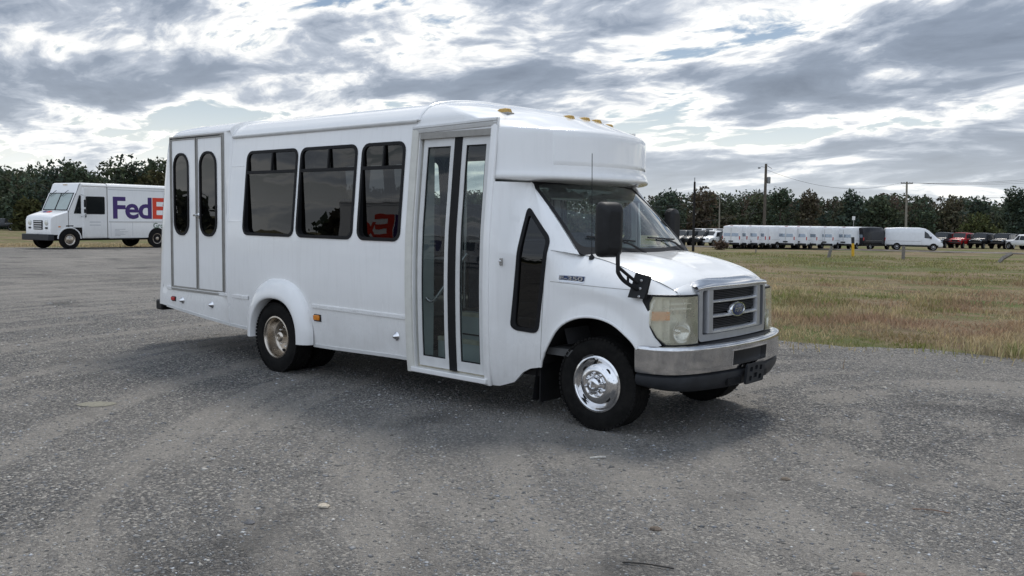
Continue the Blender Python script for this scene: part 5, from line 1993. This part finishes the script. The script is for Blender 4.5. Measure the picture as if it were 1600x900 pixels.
CARW = {'van': car_wheel_meshes(0.36, 0.23), 'suv': car_wheel_meshes(0.36, 0.23), 'jeep': car_wheel_meshes(0.41, 0.26), 'pick': car_wheel_meshes(0.42, 0.27)}
PROTO = {}


def vehicle(kind, paintname, label, cat, group, loc, rz):
    key = (kind, paintname)
    if key in PROTO:
        o = copy_tree(PROTO[key])
    else:
        nm = {'van': 'cargo_van', 'suv': 'parked_car', 'jeep': 'off_roader', 'pick': 'pickup_truck'}[kind]
        sh = {'van': VAN, 'suv': SUV, 'jeep': JEEP, 'pick': PICK}[kind]
        o = empty(nm)
        PROTO[key] = o
        sh.body().build('body', paintname, o, 42)
        gl = 'car_glass'
        if kind == 'van':
            axles, sidew = (-1.75, 2.0), [[(1.05, 0.12), (1.80, 0.10), (1.40, 0.72), (1.05, 0.80)]]
            MB().add(VAN.quad_top(1.22, 2.30, 0.84), [(0, 1, 2, 3)]).build('windshield', gl, o)
            for y in (-0.44, 0.44):
                MB().prism([(-3.0, y - 0.38, 1.33), (-3.0, y + 0.38, 1.33), (-2.965, y + 0.34, 2.08), (-2.965, y - 0.34, 2.08)], (-0.006, 0, 0)).build('rear_window', 'bright_glass', o)
            for sg in (-1, 1):
                MB().span((-3.02, sg * 0.99, 1.0), (-2.90, sg * 0.90, 1.36)).build('tail_light', 'red_lens', o, bevel=0.02)
            MB().span((-3.05, -0.93, 0.42), (-2.92, 0.93, 0.66)).build('rear_bumper', 'black', o, bevel=0.03)
            MB().span((-3.012, -0.008, 0.66), (-2.985, 0.008, 2.2)).build('door_seam', 'trim_grey', o)
            MB().span((-3.03, -0.25, 0.74), (-2.99, 0.25, 0.88)).build('plate_recess', 'black', o)
            MB().span((-2.95, -0.15, 2.44), (-2.85, 0.15, 2.475)).build('brake_light', 'red_lens', o)
            for sg in (-1, 1):
                MB().grid([[VAN.low(x, z, sg, 0.014) for z in (0.40, 0.58)] for x in (-2.85, -1.0, 1.0, 2.5)]).build('side_moulding', 'black', o)
                MB().grid([[VAN.low(x, z, sg, 0.010) for z in (0.98, 1.005)] for x in (-2.7, -1.0, 0.7)]).build('door_rail', 'trim_grey', o)
                MB().grid([[VAN.low(0.78 + d, z, sg, 0.008) for d in (0, 0.012)] for z in (0.6, 0.9, 1.2)]).build('door_seam', 'trim_grey', o)
                MB().box((1.72, sg * 1.12, 1.42), (0.10, 0.18, 0.30)).build('mirror', 'black', o, bevel=0.03)
                MB().box((2.80, sg * 0.80, 0.98), (0.24, 0.22, 0.22)).build('headlight', 'bright_glass', o, bevel=0.04)
            MB().span((2.86, -0.80, 0.42), (3.02, 0.80, 0.62)).build('front_bumper', 'black', o, bevel=0.04)
        elif kind == 'suv':
            axles, sidew = (-1.35, 1.4), [[(-1.95, 0.15), (-0.75, 0.12), (-0.75, 0.88), (-1.75, 0.85)], [(-0.65, 0.12), (0.75, 0.10), (0.25, 0.86), (-0.65, 0.88)]]
            MB().add(SUV.quad_top(0.40, 0.98), [(0, 1, 2, 3)]).build('windshield', gl, o)
            MB().prism([(-2.26, -0.62, 1.10), (-2.26, 0.62, 1.10), (-2.20, 0.58, 1.55), (-2.20, -0.58, 1.55)], (-0.006, 0, 0)).build('rear_window', gl, o)
        elif kind == 'jeep':
            axles, sidew = (-1.45, 1.45), [[(-2.1, 0.12), (-1.15, 0.12), (-1.15, 0.88), (-2.1, 0.88)], [(-1.05, 0.12), (-0.3, 0.12), (-0.3, 0.88), (-1.05, 0.88)], [(-0.2, 0.12), (0.5, 0.12), (0.30, 0.85), (-0.2, 0.88)]]
            MB().add(JEEP.quad_top(0.27, 0.60), [(0, 1, 2, 3)]).build('windshield', gl, o)
            MB().lathe([(0.40, 0), (0.40, 0.2), (0.30, 0.22), (0.02, 0.20)], (-2.3, 0, 1.15), (-1, 0, 0), 20).build('spare_wheel', 'tyre', o)
            MB().span((2.05, -0.75, 0.62), (2.3, 0.75, 0.80)).build('front_bumper', 'black', o, bevel=0.03)
            for sg in (-1, 1):
                for ax_ in (-1.45, 1.45):
                    MB().span((ax_ - 0.55, sg * 0.85, 0.93), (ax_ + 0.55, sg * 1.0, 1.0)).build('fender', 'black', o, bevel=0.03)
        else:
            axles, sidew = (-1.75, 1.75), [[(-0.85, 0.12), (0.1, 0.12), (0.1, 0.88), (-0.75, 0.88)], [(0.2, 0.12), (0.95, 0.10), (0.5, 0.85), (0.2, 0.88)]]
            MB().add(PICK.quad_top(0.55, 1.12), [(0, 1, 2, 3)]).build('windshield', gl, o)
            MB().span((2.78, -0.85, 0.55), (2.98, 0.85, 0.78)).build('front_bumper', 'chrome_dull', o, bevel=0.04)
            MB().span((-3.0, -0.9, 0.55), (-2.86, 0.9, 0.72)).build('rear_bumper', 'chrome_dull', o, bevel=0.04)
            MB().span((-2.95, -0.55, 1.14), (-0.96, 0.55, 1.17)).build('bed_cover', 'black', o)
        for poly in sidew:
            for sg in (-1, 1):
                pts_ = [sh.side(x, t_, sg, 0.012) for x, t_ in poly]
                MB().add(pts_, [(0, 1, 2, 3)]).build('side_window', gl, o)
        if kind in ('suv', 'jeep', 'pick'):
            xr_, xf_ = sh.st[0][0], sh.st[-1][0]
            zt_ = 0.95
            for sg in (-1, 1):
                MB().box((xr_ + 0.03, sg * 0.76, zt_), (0.12, 0.18, 0.26)).build('tail_light', 'red_lens', o, bevel=0.02)
                MB().box((xf_ - 0.10, sg * 0.62, 0.88 if kind != 'jeep' else 1.0), (0.22, 0.26, 0.15)).build('headlight', 'bright_glass', o, bevel=0.03)
            MB().box((xf_ - 0.02, 0, 0.78 if kind != 'jeep' else 0.95), (0.10, 0.70, 0.22)).build('grille', 'black', o, bevel=0.02)
        ty, ri, ar = CARW[kind]
        R = {'van': 0.36, 'suv': 0.36, 'jeep': 0.41, 'pick': 0.42}[kind]
        for ax_ in axles:
            for sg in (-1, 1):
                y = sh.at(ax_)[4]
                wl = empty('wheel', (ax_, sg * (y - 0.10), R), 0 if sg > 0 else PI, o)
                link('tyre', ty, None, wl)
                link('rim', ri, None, wl)
                al = link('wheel_arch', ar, None, o)
                al.location = (ax_, sg * (y - 0.009), R + 0.03)
                al.rotation_euler = (0, 0, 0 if sg > 0 else PI)
    o.location = loc
    o.rotation_euler = (0, 0, rz)
    return tag(o, label, cat, group)


def stand(px, py_, D, dz=0.0):
    p = ray_at(px, py_, D)
    return (p.x, p.y, terr(p.x, p.y) + 0.03 + dz)


def heading(px, deg):
    """rotation that faces away from the viewer on this bearing, turned by deg to the left"""
    p = ray_at(px, 360, 100)
    return math.atan2(p.y - CAM.y, p.x - CAM.x) + math.radians(deg)


ORD = ['first', 'second', 'third', 'fourth', 'fifth', 'sixth', 'seventh', 'eighth', 'ninth', 'tenth', 'eleventh']
vans = [1157, 1171, 1185, 1199, 1217, 1243, 1260, 1281, 1303, 1334]
for k, x in enumerate(vans):
    vehicle('van', 'van_white', ORD[k] + ' white cargo van from the left end of the row, parked rear-on', 'van', 'white vans in the row', stand(x, 386, 97 + 0.25 * k), heading(x, (-20, -23, -19, -22, -36, -21, -18, -24, -20, -22)[k]))
vehicle('van', 'car_black', 'black cargo van, the only dark one in the row of white vans', 'van', 'vans in the row', stand(1359, 387, 100), heading(1359, -30))
vehicle('van', 'van_white', 'white cargo van parked side-on at the right end of the row', 'van', 'white vans in the row', stand(1426, 388, 100), heading(1426, -84))
cars = [(1048, 'car_grey', 'dark car furthest left, peeping out beside the driver side mirror'), (1066, 'car_grey', 'dark grey car just left of the dark bare pole'), (1079, 'car_black', 'black car standing behind the dark bare pole'), (1096, 'car_black', 'black car just right of the dark bare pole'), (1112, 'car_white', 'white car in the row of dark cars'), (1134, 'car_grey', 'dark grey car parked side-on before the first white van')]
for k, (x, c, l) in enumerate(cars):
    vehicle('suv', c, l, 'car', 'cars beside the vans', stand(x, 382, 104), heading(x, 180 - 28) if k < 5 else heading(x, 75))
for k, (x, l) in enumerate([(1093, 'white pickup roof in the back row left of the thin pale pole'), (1110, 'white pickup behind the white car in the dark row'), (1126, 'white pickup in the back row behind the side-on dark car'), (1141, 'white pickup in the back row nearest the first white van')]):
    vehicle('pick', 'car_white', l, 'pickup', 'white pickups in the back row', stand(x, 372, 126), heading(x, 150))
offr = [(1472, 'car_black', 'black off-roader half hidden by the nose of the side-on van'), (1500, 'car_red', 'red off-roader in the row of dark ones'), (1532, 'car_black', 'black off-roader just right of the red one'), (1566, 'car_black', 'black off-roader next to the white pickup at the right edge')]
for x, c, l in offr:
    vehicle('jeep', c, l, 'off-roader', 'off-roaders parked by the wood', stand(x, 384, 112), heading(x, 163))
vehicle('pick', 'car_white', 'white pickup cut off by the right edge of the picture', 'pickup', None, stand(1604, 385, 108), heading(1600, 40))
for k, (x, c, l) in enumerate([(1486, 'car_grey', 'dark car roof behind the black off-roader nearest the van'), (1517, 'car_black', 'black car roof behind the red off-roader'), (1550, 'car_grey', 'dark car roof between the two black off-roaders'), (1584, 'car_black', 'black car roof behind the off-roader by the white pickup')]):
    vehicle('suv', c, l, 'car', 'cars in the back row on the right', stand(x, 372, 132), heading(x, 140))
vehicle('pick', 'car_grey', 'dark grey pickup far off at the left edge of the picture', 'pickup', None, stand(0, 357, 140), heading(0, 75))

# ------------------------------------------------------------------ delivery truck
def delivery_truck(label):
    t = empty('delivery_truck')
    W_ = 1.08
    # cargo body with rounded roof edges
    prof = [(-W_, 0.46), (-W_, 2.86), (-W_ + 0.02, 2.93), (-W_ + 0.08, 2.99), (-W_ + 0.18, 3.015), (0, 3.03)]
    prof = prof + [(-y, z) for y, z in reversed(prof[:-1])]
    b = MB()
    rows = [[(-6.7, y, z) for y, z in prof], [(-1.9, y, z) for y, z in prof]]
    # cab roof leans back to the brow
    b.grid(rows)
    n = len(prof)
    b.f.append(tuple(range(n)))
    b.f.append((0, n, 2 * n - 1, n - 1))
    b.build('cargo_body', 'white', t, 30)
    cb = MB()
    rows = []
    for x, zt_, zl_ in ((-1.9, 3.0, 0.46), (-0.62, 3.0, 0.46)):
        rows.append([(x, -W_ + 0.02, zl_), (x, -W_ + 0.02, 2.86), (x, -W_ + 0.06, 2.95), (x, -W_ + 0.18, 2.995), (x, 0, 3.01), (x, W_ - 0.18, 2.995), (x, W_ - 0.06, 2.95), (x, W_ - 0.02, 2.86), (x, W_ - 0.02, zl_)])
    cb.grid(rows)
    for sg in (-1, 1):         # side walls forward of the door, leaning with the windscreen
        cb.add([(-0.62, sg * 1.06, 2.95), (-0.62, sg * 1.06, 0.95), (0.02, sg * 1.06, 0.95), (0.02, sg * 1.06, 1.66), (-0.40, sg * 1.04, 2.55), (-0.56, sg * 1.04, 2.93)], [(0, 1, 2, 3, 4, 5)])
    cb.grid([[(-0.62, -1.06, 2.99), (-0.62, 1.06, 2.99)], [(-0.52, -1.04, 2.93), (-0.52, 1.04, 2.93)], [(-0.36, -1.04, 2.50), (-0.36, 1.04, 2.50)]])
    cb.build('cab', 'white', t, 30)
    # snout
    hd_ = MB()
    rows = []
    for x, zt_, wd in ((0.04, 1.70, 1.05), (0.35, 1.60, 1.04), (0.66, 1.50, 1.02), (0.78, 1.44, 1.0), (0.82, 1.36, 0.985), (0.83, 0.62, 0.98)):
        rows.append([(x, -wd, 0.62), (x, -wd, zt_ - 0.06), (x, -wd + 0.05, zt_ - 0.01), (x, -wd + 0.14, zt_), (x, 0, zt_ + 0.03), (x, wd - 0.14, zt_), (x, wd - 0.05, zt_ - 0.01), (x, wd, zt_ - 0.06), (x, wd, 0.62)])
    hd_.grid(rows)
    hd_.build('snout', 'white', t, 40)
    MB().span((0.72, -1.06, 0.36), (1.0, 1.06, 0.64)).build('front_bumper', 'valance', t, bevel=0.03)
    gl_ = MB().span((0.815, -0.36, 0.84), (0.845, 0.36, 1.26)).build('grille', 'black', t, bevel=0.01)
    for z in (0.90, 1.0, 1.1, 1.2):
        MB().span((0.84, -0.30, z - 0.022), (0.865, 0.30, z + 0.022)).build('grille_slat', 'alu', gl_, bevel=0.006)
    for sg in (-1, 1):
        h_ = MB().lathe([(0.12, 0), (0.12, 0.02), (0.09, 0.03), (0.002, 0.03)], (0.83, sg * 0.66, 1.16), (1, 0, 0), 20).build('headlight', 'reflector', t)
        MB().box((0.84, sg * 0.66, 0.92), (0.03, 0.16, 0.08)).build('turn_signal', 'valance', t)
        # split windscreen
        a, b_ = (0.03, 0.93) if sg > 0 else (-0.93, -0.03)
        P_ = lambda y, v, o=0.0: (0.03 - 0.37 * v + o, y * (1 - 0.015 * v), 1.72 + 0.80 * v + o * 0.4)
        ws = MB().add([P_(a, 0.03, 0.01), P_(b_, 0.03, 0.01), P_(b_, 0.97, 0.01), P_(a, 0.97, 0.01)], [(0, 1, 2, 3)]).build('windscreen', 'truck_glass', t)
        panel([(a - 0.03, 0), (b_ + 0.03, 0), (b_ + 0.03, 1), (a - 0.03, 1)], [rpoly([(a + 0.01, 0.04), (b_ - 0.01, 0.04), (b_ - 0.01, 0.96), (a + 0.01, 0.96)], 0.06)], lambda y, v: P_(y, v, 0.016), 0.2, (-0.04, 0, 0)).build('windscreen_seal', 'rubber', ws)
        ym = (a + b_) / 2
        MB().tube([P_(ym + 0.05, 1.12, 0.06), P_(ym - 0.12, 0.98, 0.06), P_(ym - 0.34, 0.80, 0.04)], 0.014, 5).build('wiper', 'black', t)
    MB().grid([[(0.03 - 0.37 * v, y, 1.70 + 0.82 * v) for y in (-1.05, 1.05)] for v in (0, 1)]).build('windscreen_surround', 'white', t)
    for sg in (-1, 1):
        y = sg * 1.064
        qw = MB().add([(-0.22, y, 1.58), (-0.58, y, 1.58), (-0.58, y, 2.40), (-0.50, y, 2.42)], [(0, 1, 2, 3)]).build('quarter_window', 'car_glass', t)
        d = MB().span((-1.86, sg * 1.06, 0.50), (-0.72, sg * 1.085, 2.78)).build('sliding_door', 'white', t, bevel=0.01)
        wn_ = panel(rrect(-1.75, -0.80, 1.56, 2.38, 0.06), [rrect(-1.71, -0.84, 1.60, 2.34, 0.04)], lambda x, z: (x, sg * 1.092, z), 0.3, (0, -sg * 0.01, 0)).build('window_frame', 'rubber', d)
        panel(rrect(-1.72, -0.83, 1.59, 2.35, 0.04), [], lambda x, z: (x, sg * 1.088, z), 0.5).build('window', 'car_glass', d)
        MB().span((-0.80, sg * 1.09, 1.42), (-0.76, sg * 1.12, 1.56)).build('door_handle', 'black', d)
        MB().span((-1.885, sg * 1.083, 0.46), (-1.865, sg * 1.09, 2.86)).build('door_seam', 'trim_grey', t)
        MB().span((-6.68, sg * 1.08, 1.20), (-1.95, sg * 1.10, 1.25)).build('rub_rail', 'alu', t, bevel=0.006)
        MB().span((-4.0, sg * 1.08, 0.44), (-1.95, sg * 1.10, 0.50)).build('sill_rail', 'alu', t, bevel=0.006)
        MB().span((-6.68, sg * 1.08, 0.44), (-5.1, sg * 1.10, 0.50)).build('sill_rail', 'alu', t, bevel=0.006)
        for xs_ in (-2.05, -3.2, -4.35, -5.5):
            MB().span((xs_ - 0.006, sg * 1.079, 0.52), (xs_ + 0.006, sg * 1.0825, 1.19)).build('panel_seam', 'faint', t)
        MB().span((-6.66, sg * 1.079, 2.72), (-1.95, sg * 1.084, 2.74)).build('panel_seam', 'faint', t)
        MB().span((-6.7, sg * 1.07, 2.84), (-0.62, sg * 1.10, 2.88)).build('gutter', 'alu', t, bevel=0.006)
        mm_ = MB().box((-0.62, sg * 1.34, 2.05), (0.05, 0.16, 0.34)).box((-0.62, sg * 1.34, 1.70), (0.05, 0.16, 0.18))
        mr = mm_.build('mirror', 'black', t, bevel=0.01)
        MB().tube([(-0.58, sg * 1.06, 2.45), (-0.62, sg * 1.33, 2.40), (-0.62, sg * 1.33, 1.50), (-0.58, sg * 1.06, 1.45)], 0.014, 6).build('mirror_arm', 'steel', mr)
        MB().box((-0.02, sg * 1.058, 1.02), (0.34, 0.012, 0.05)).build('vent', 'black', t)
        MB().box((0.45, sg * 1.035, 0.98), (0.10, 0.02, 0.05)).build('side_marker', 'amber', t)
        # front wing arch
        MB().tube([(0.55 * math.cos(th_), sg * 1.062, 0.44 + 0.50 * math.sin(th_)) for th_ in [PI * k / 14 for k in range(15)]], 0.03, 6).build('wheel_arch_trim', 'white', t)
        for xa in (0.0, -4.55):
            MB().lathe([(0.50, -0.01), (0.50, 0.006), (0.01, 0.007)], (xa, sg * (1.056 if xa == 0 else 1.078), 0.44), (0, sg, 0), 28, False).build('wheel_well', 'dark', t)
            wl = empty('wheel', (xa, sg * 0.95, 0.40), 0 if sg > 0 else PI, t)
            link('tyre', TW[0], None, wl)
            link('rim', TW[1], None, wl)
            hb_ = MB().lathe([(0.09, 0.10), (0.08, 0.15), (0.02, 0.16)], (0, 0, 0), (0, 1, 0), 14).build('hub', 'rim_steel', wl)
        u_ = (-1, 0, 0) if sg > 0 else (1, 0, 0)
        x_ = -2.17 if sg > 0 else -5.75
        yy = sg * 1.084
        if sg > 0:
            put_text('lettering', 'Fed', 1.42, 'purple', (-2.17, yy, 1.40), u_, (0, 0, 1), t, 0.035, 0.004, 0.93, 0, 2.10)
            put_text('lettering', 'Ex', 1.42, 'orange_red', (-4.31, yy, 1.40), u_, (0, 0, 1), t, 0.035, 0.004, 0.93, 0, 1.50)
        else:
            put_text('lettering', 'Fed', 1.42, 'purple', (-5.85, yy, 1.40), u_, (0, 0, 1), t, 0.035, 0.004, 0.93, 0, 2.10)
            put_text('lettering', 'Ex', 1.42, 'orange_red', (-3.71, yy, 1.40), u_, (0, 0, 1), t, 0.035, 0.004, 0.93, 0, 1.50)
        put_text('lettering', 'Ground', 0.36, 'green_letter', (-4.35 if sg > 0 else -5.6, yy, 0.92), u_, (0, 0, 1), t, 0.006, 0.004, 1.0, 0)
        for k, L_ in enumerate((0.55, 0.25, 0.70, 0.45, 0.55, 0.30)):
            MB().box((-2.25 - L_ / 2, sg * 1.082, 0.86 - 0.06 * k), (L_, 0.004, 0.018)).build('small_print', 'faint', t)
        for k in range(2):
            MB().box((-1.25, sg * 1.087, 1.20 - 0.14 * k), (0.55, 0.004, 0.03)).build('small_print', 'faint', d)
    MB().span((-6.6, -0.9, 0.35), (0.7, 0.9, 0.62)).build('chassis', 'dark', t)
    put_text('lettering', 'Fed', 0.28, 'purple', (0.40, -0.50, 1.625), (0, 1, 0), (-1, 0, 0.33), t, 0.010, 0.004, 0.85, 0, 0.42)
    put_text('lettering', 'Ex', 0.28, 'orange_red', (0.40, -0.06, 1.625), (0, 1, 0), (-1, 0, 0.33), t, 0.010, 0.004, 0.85, 0, 0.28)
    for k in range(3):
        MB().box((-0.50, -0.12 + 0.12 * k, 2.90), (0.05, 0.06, 0.03)).build('clearance_light', 'amber_old', t)
    return tag(t, label, 'truck', 'delivery trucks')


TW = car_wheel_meshes(0.40, 0.26)
TW[1].materials.clear()
TW[1].materials.append(M['rim_steel'])
dt = delivery_truck('white step-van delivery truck with purple and red lettering behind the bus')
fwd = Vector((0.155, -0.988, 0)).normalized()
lft = Vector((-fwd.y, fwd.x, 0))
pos = Vector((-37.5, 10.6, 0)) - lft * 1.0
dt.location = (pos.x, pos.y, 0.0)
dt.rotation_euler = (0, 0, math.atan2(fwd.y, fwd.x))
# a second one stands across the lot behind the viewer; the photograph shows it mirrored in the bus windows
d2 = copy_tree(dt)
wx, wy = -0.758, -0.652
c2 = Vector((-2.35 + wx * 31, -1.1 + wy * 31, 0))
f2 = Vector((-wy * 1.0, wx * 1.0, 0)) * 1.0
f2 = (Matrix.Rotation(0.18, 3, 'Z') @ f2).normalized()
f2 = f2 if f2.x * 0 + (Vector((-f2.y, f2.x, 0)).dot(Vector((-wx, -wy, 0)))) > 0 else -f2
d2.location = c2 + f2 * 5.0
d2.rotation_euler = (0, 0, math.atan2(f2.y, f2.x))
tag(d2, 'white delivery truck seen only mirrored in the tinted bus windows', 'truck', 'delivery trucks')

# ------------------------------------------------------------------ poles, wires, posts
M['pole_wood'] = mat('weathered pole', (0.10, 0.085, 0.07), 0.9, 0, 0.2, 0.25, 5, 0.3, 30)
M['pole_dark'] = mat('dark pole', (0.022, 0.02, 0.019), 0.85, 0, 0.2, 0.25, 5)
M['pole_pale'] = mat('pale pole', (0.22, 0.20, 0.165), 0.9, 0, 0.2, 0.25, 5)
M['grey_wood'] = mat('grey post wood', (0.19, 0.175, 0.155), 0.9, 0, 0.2, 0.3, 12, 0.5, 40)
M['yellow'] = mat('yellow marker', (0.62, 0.36, 0.02), 0.5, 0, 0.4, 0.1, 8)
M['wire'] = mat('wire', (0.05, 0.05, 0.052), 0.6)
M['transformer'] = mat('transformer grey', (0.22, 0.23, 0.24), 0.5)


def pole(px, D, py_top, lean, mt, r_, label, name='utility_pole', base=None):
    x, y = bear(px, D)
    zb = terr(x, y)
    top = ray_at(px + lean, py_top, D)
    t = tag(empty(name, (x, y, zb)), label, 'pole')
    tv = top - Vector((x, y, zb))
    tv = Vector((tv.x, tv.y, tv.z))
    MB().tube([(0, 0, -0.5), tuple(tv * 0.5), tuple(tv)], [r_, r_ * 0.9, r_ * 0.72], 10).build('shaft', mt, t)
    return t, tv, Vector((x, y, zb))


rdir = Vector((rt.x, rt.y, 0)).normalized()
p1, tv1, b1 = pole(1194, 112, 256, 3, 'pole_wood', 0.21, 'tall brown utility pole with a transformer behind the white vans')
q = tv1 * 0.90
MB().lathe([(0.20, -0.42), (0.22, -0.38), (0.22, 0.36), (0.16, 0.42)], tuple(tv1 * 0.80 + rdir * 0.40), (0, 0, 1), 16).build('transformer', 'transformer', p1)
MB().tube([tuple(tv1 * 0.955), tuple(tv1 * 0.955 - rdir * 0.55 + Vector((0, 0, 0.1))), tuple(tv1 * 0.955 - rdir * 0.75)], 0.035, 6).build('lamp_arm', 'steel', p1)
MB().box(tuple(tv1 * 0.955 - rdir * 0.85 - Vector((0, 0, 0.06))), (0.25, 0.25, 0.2)).build('lamp_head', 'transformer', p1, bevel=0.03)
MB().tube([tuple(tv1 * 0.985), tuple(tv1 * 0.985 + rdir * 0.75 - Vector((0, 0, 0.45)))], 0.03, 6).build('insulator_arm', 'pole_dark', p1)
MB().tube([tuple(tv1 * 0.70), tuple(-rdir * 3.5)], 0.015, 5).build('guy_wire', 'wire', p1)
p2, tv2, b2 = pole(1416, 140, 284, 1, 'pole_pale', 0.19, 'pale utility pole with a cross arm behind the side-on white van')
MB().box(tuple(tv2 * 0.975), (1.9, 0.12, 0.14), math.atan2(rdir.y, rdir.x)).build('cross_arm', 'pole_wood', p2, bevel=0.01)
for k in (-0.85, -0.45, 0.45, 0.85):
    c = tv2 * 0.975 + rdir * k
    MB().lathe([(0.04, 0.05), (0.06, 0.12), (0.035, 0.2), (0.01, 0.22)], tuple(c), (0, 0, 1), 8).build('insulator', 'transformer', p2)
MB().tube([tuple(tv2 * 0.93), tuple(tv2 * 0.93 - rdir * 0.7)], 0.03, 6).build('lamp_arm', 'steel', p2)
p3, tv3, b3 = pole(1084, 54, 284, 1.5, 'pole_dark', 0.085, 'dark bare pole in the grass in front of the parked cars', 'bare_pole')
MB().tube([tuple(tv3), tuple(tv3 * 1.06)], 0.02, 6).build('pole_tip', 'wire', p3)
p4, tv4, b4 = pole(1124, 150, 309, 0.5, 'pole_pale', 0.13, 'thin pale pole before the wood, left of the white vans')


def wire(a, b, sag, r_, label):
    a, b = Vector(a), Vector(b)
    pts_ = [a.lerp(b, k / 14) - Vector((0, 0, sag * 4 * (k / 14) * (1 - k / 14))) for k in range(15)]
    o = MB().tube(pts_, r_, 5).build('power_line', 'wire')
    return tag(o, label, 'wire', 'overhead wires')


w4 = b4 + tv4
w1 = b1 + tv1 * 0.66
wire(ray_at(940, 322, 150), w4, 0.8, 0.025, 'sagging overhead wire from the bus cap to the thin pale pole')
wire(w4, w1, 0.3, 0.022, 'overhead wire between the thin pale pole and the tall pole')
wire(b1 + tv1 * 0.42, ray_at(980, 352, 150), 0.6, 0.018, 'lowest overhead wire crossing before the wood')
t2 = b2 + tv2 * 0.985
for k, (o_, y1, l) in enumerate(((-0.85, 273, 'highest overhead wire running right from the cross arm'), (0.45, 276, 'second overhead wire running right from the cross arm'), (0.85, 280, 'third overhead wire running right from the cross arm'))):
    wire(t2 + rdir * o_, ray_at(1680, y1, 128), 0.5, 0.018, l)
wire(b2 + tv2 * 0.74, ray_at(1680, 298, 128), 0.5, 0.016, 'lower overhead wire running right from the pale pole shaft')
wire(t2 - rdir * 0.85, b1 + tv1 * 0.93, 1.6, 0.018, 'overhead wire hanging between the cross arm and the tall pole')


def post(px, py_, z0, h, lean, size, mt, label, cat='post', name='wooden_post'):
    d = (Vector(ray_at(px, py_, 1.0)) - CAM)
    tt = (z0 - CAM.z) / d.z
    p = CAM + d * tt
    z = terr(p.x, p.y)
    o = MB()
    tv = (rdir * math.sin(lean) + Vector((0, 0, math.cos(lean)))) * h
    o.tube([(0, 0, -0.3), tuple(tv * 0.5), tuple(tv)], [size, size * 0.95, size * 0.9], 4 if name == 'wooden_post' else 10)
    ob = o.build(name, mt, None, 30)
    ob.location = (p.x, p.y, z - 0.02)
    return tag(ob, label, cat), tv


post(1293, 405, -0.1, 0.62, 0.32, 0.09, 'grey_wood', 'short grey wooden post leaning right, left of the yellow marker')
yp, ytv = post(1333, 402, -0.12, 1.06, -0.06, 0.075, 'yellow', 'yellow marker post with a dark top in the grass', 'marker post', 'marker_post')
MB().tube([tuple(ytv * 0.70), tuple(ytv * 1.005)], 0.079, 10).build('dark_top', 'valance', yp)
post(1411, 407, -0.1, 0.68, 0.0, 0.085, 'grey_wood', 'upright grey wooden post below the side-on white van')
post(1552, 413, -0.1, 0.95, 1.05, 0.10, 'grey_wood', 'grey wooden post fallen aslant at the right of the field')
post(1181, 396, -0.12, 0.30, 0.0, 0.04, 'grey_wood', 'small pale stake in the grass left of the white vans', 'stake')

# sign boards by the wood and the brush heap
p = stand(1138, 360, 128)
sg_ = tag(empty('sign_board', p), 'small brown sign board on posts left of the white vans', 'sign')
MB().box((0, 0, 2.0), (1.0, 0.06, 0.8), math.atan2(rdir.y, rdir.x)).build('board', mat('sign brown', (0.22, 0.11, 0.06), 0.7), sg_)
for k in (-0.4, 0.4):
    MB().tube([tuple(rdir * k + Vector((0, 0.05, -0.2))), tuple(rdir * k + Vector((0, 0.05, 2.4)))], 0.05, 6).build('sign_post', 'pole_wood', sg_)
p = stand(1333, 360, 128)
sg_ = tag(empty('sign_board', p), 'small white square sign on a post above the vans', 'sign')
MB().box((0, 0, 3.7), (0.42, 0.04, 0.55), math.atan2(rdir.y, rdir.x)).build('board', 'car_white', sg_)
MB().tube([(0, 0.05, -0.2), (0, 0.05, 3.9)], 0.04, 6).build('sign_post', 'steel', sg_)
g_ = np.random.default_rng(99)
px_, py__, pz_ = stand(1126, 384, 88)
C = g_.normal(0, 1, (260, 3)) * np.array([0.30, 0.30, 0.30]) + np.array([0, 0, 0.42])
C[:, 2] = np.abs(C[:, 2])
v, f, c = leaf_mesh(g_, C, 0.13, (0.115, 0.082, 0.06), 0.4, 2)
o = link('brush_heap', from_np('brush_heap', v, f, c, M['leaf'], 4), None)
o.location = (px_, py__, pz_)
tag(o, 'rounded heap of brown brush in front of the parked cars', 'brush heap', kind='stuff')
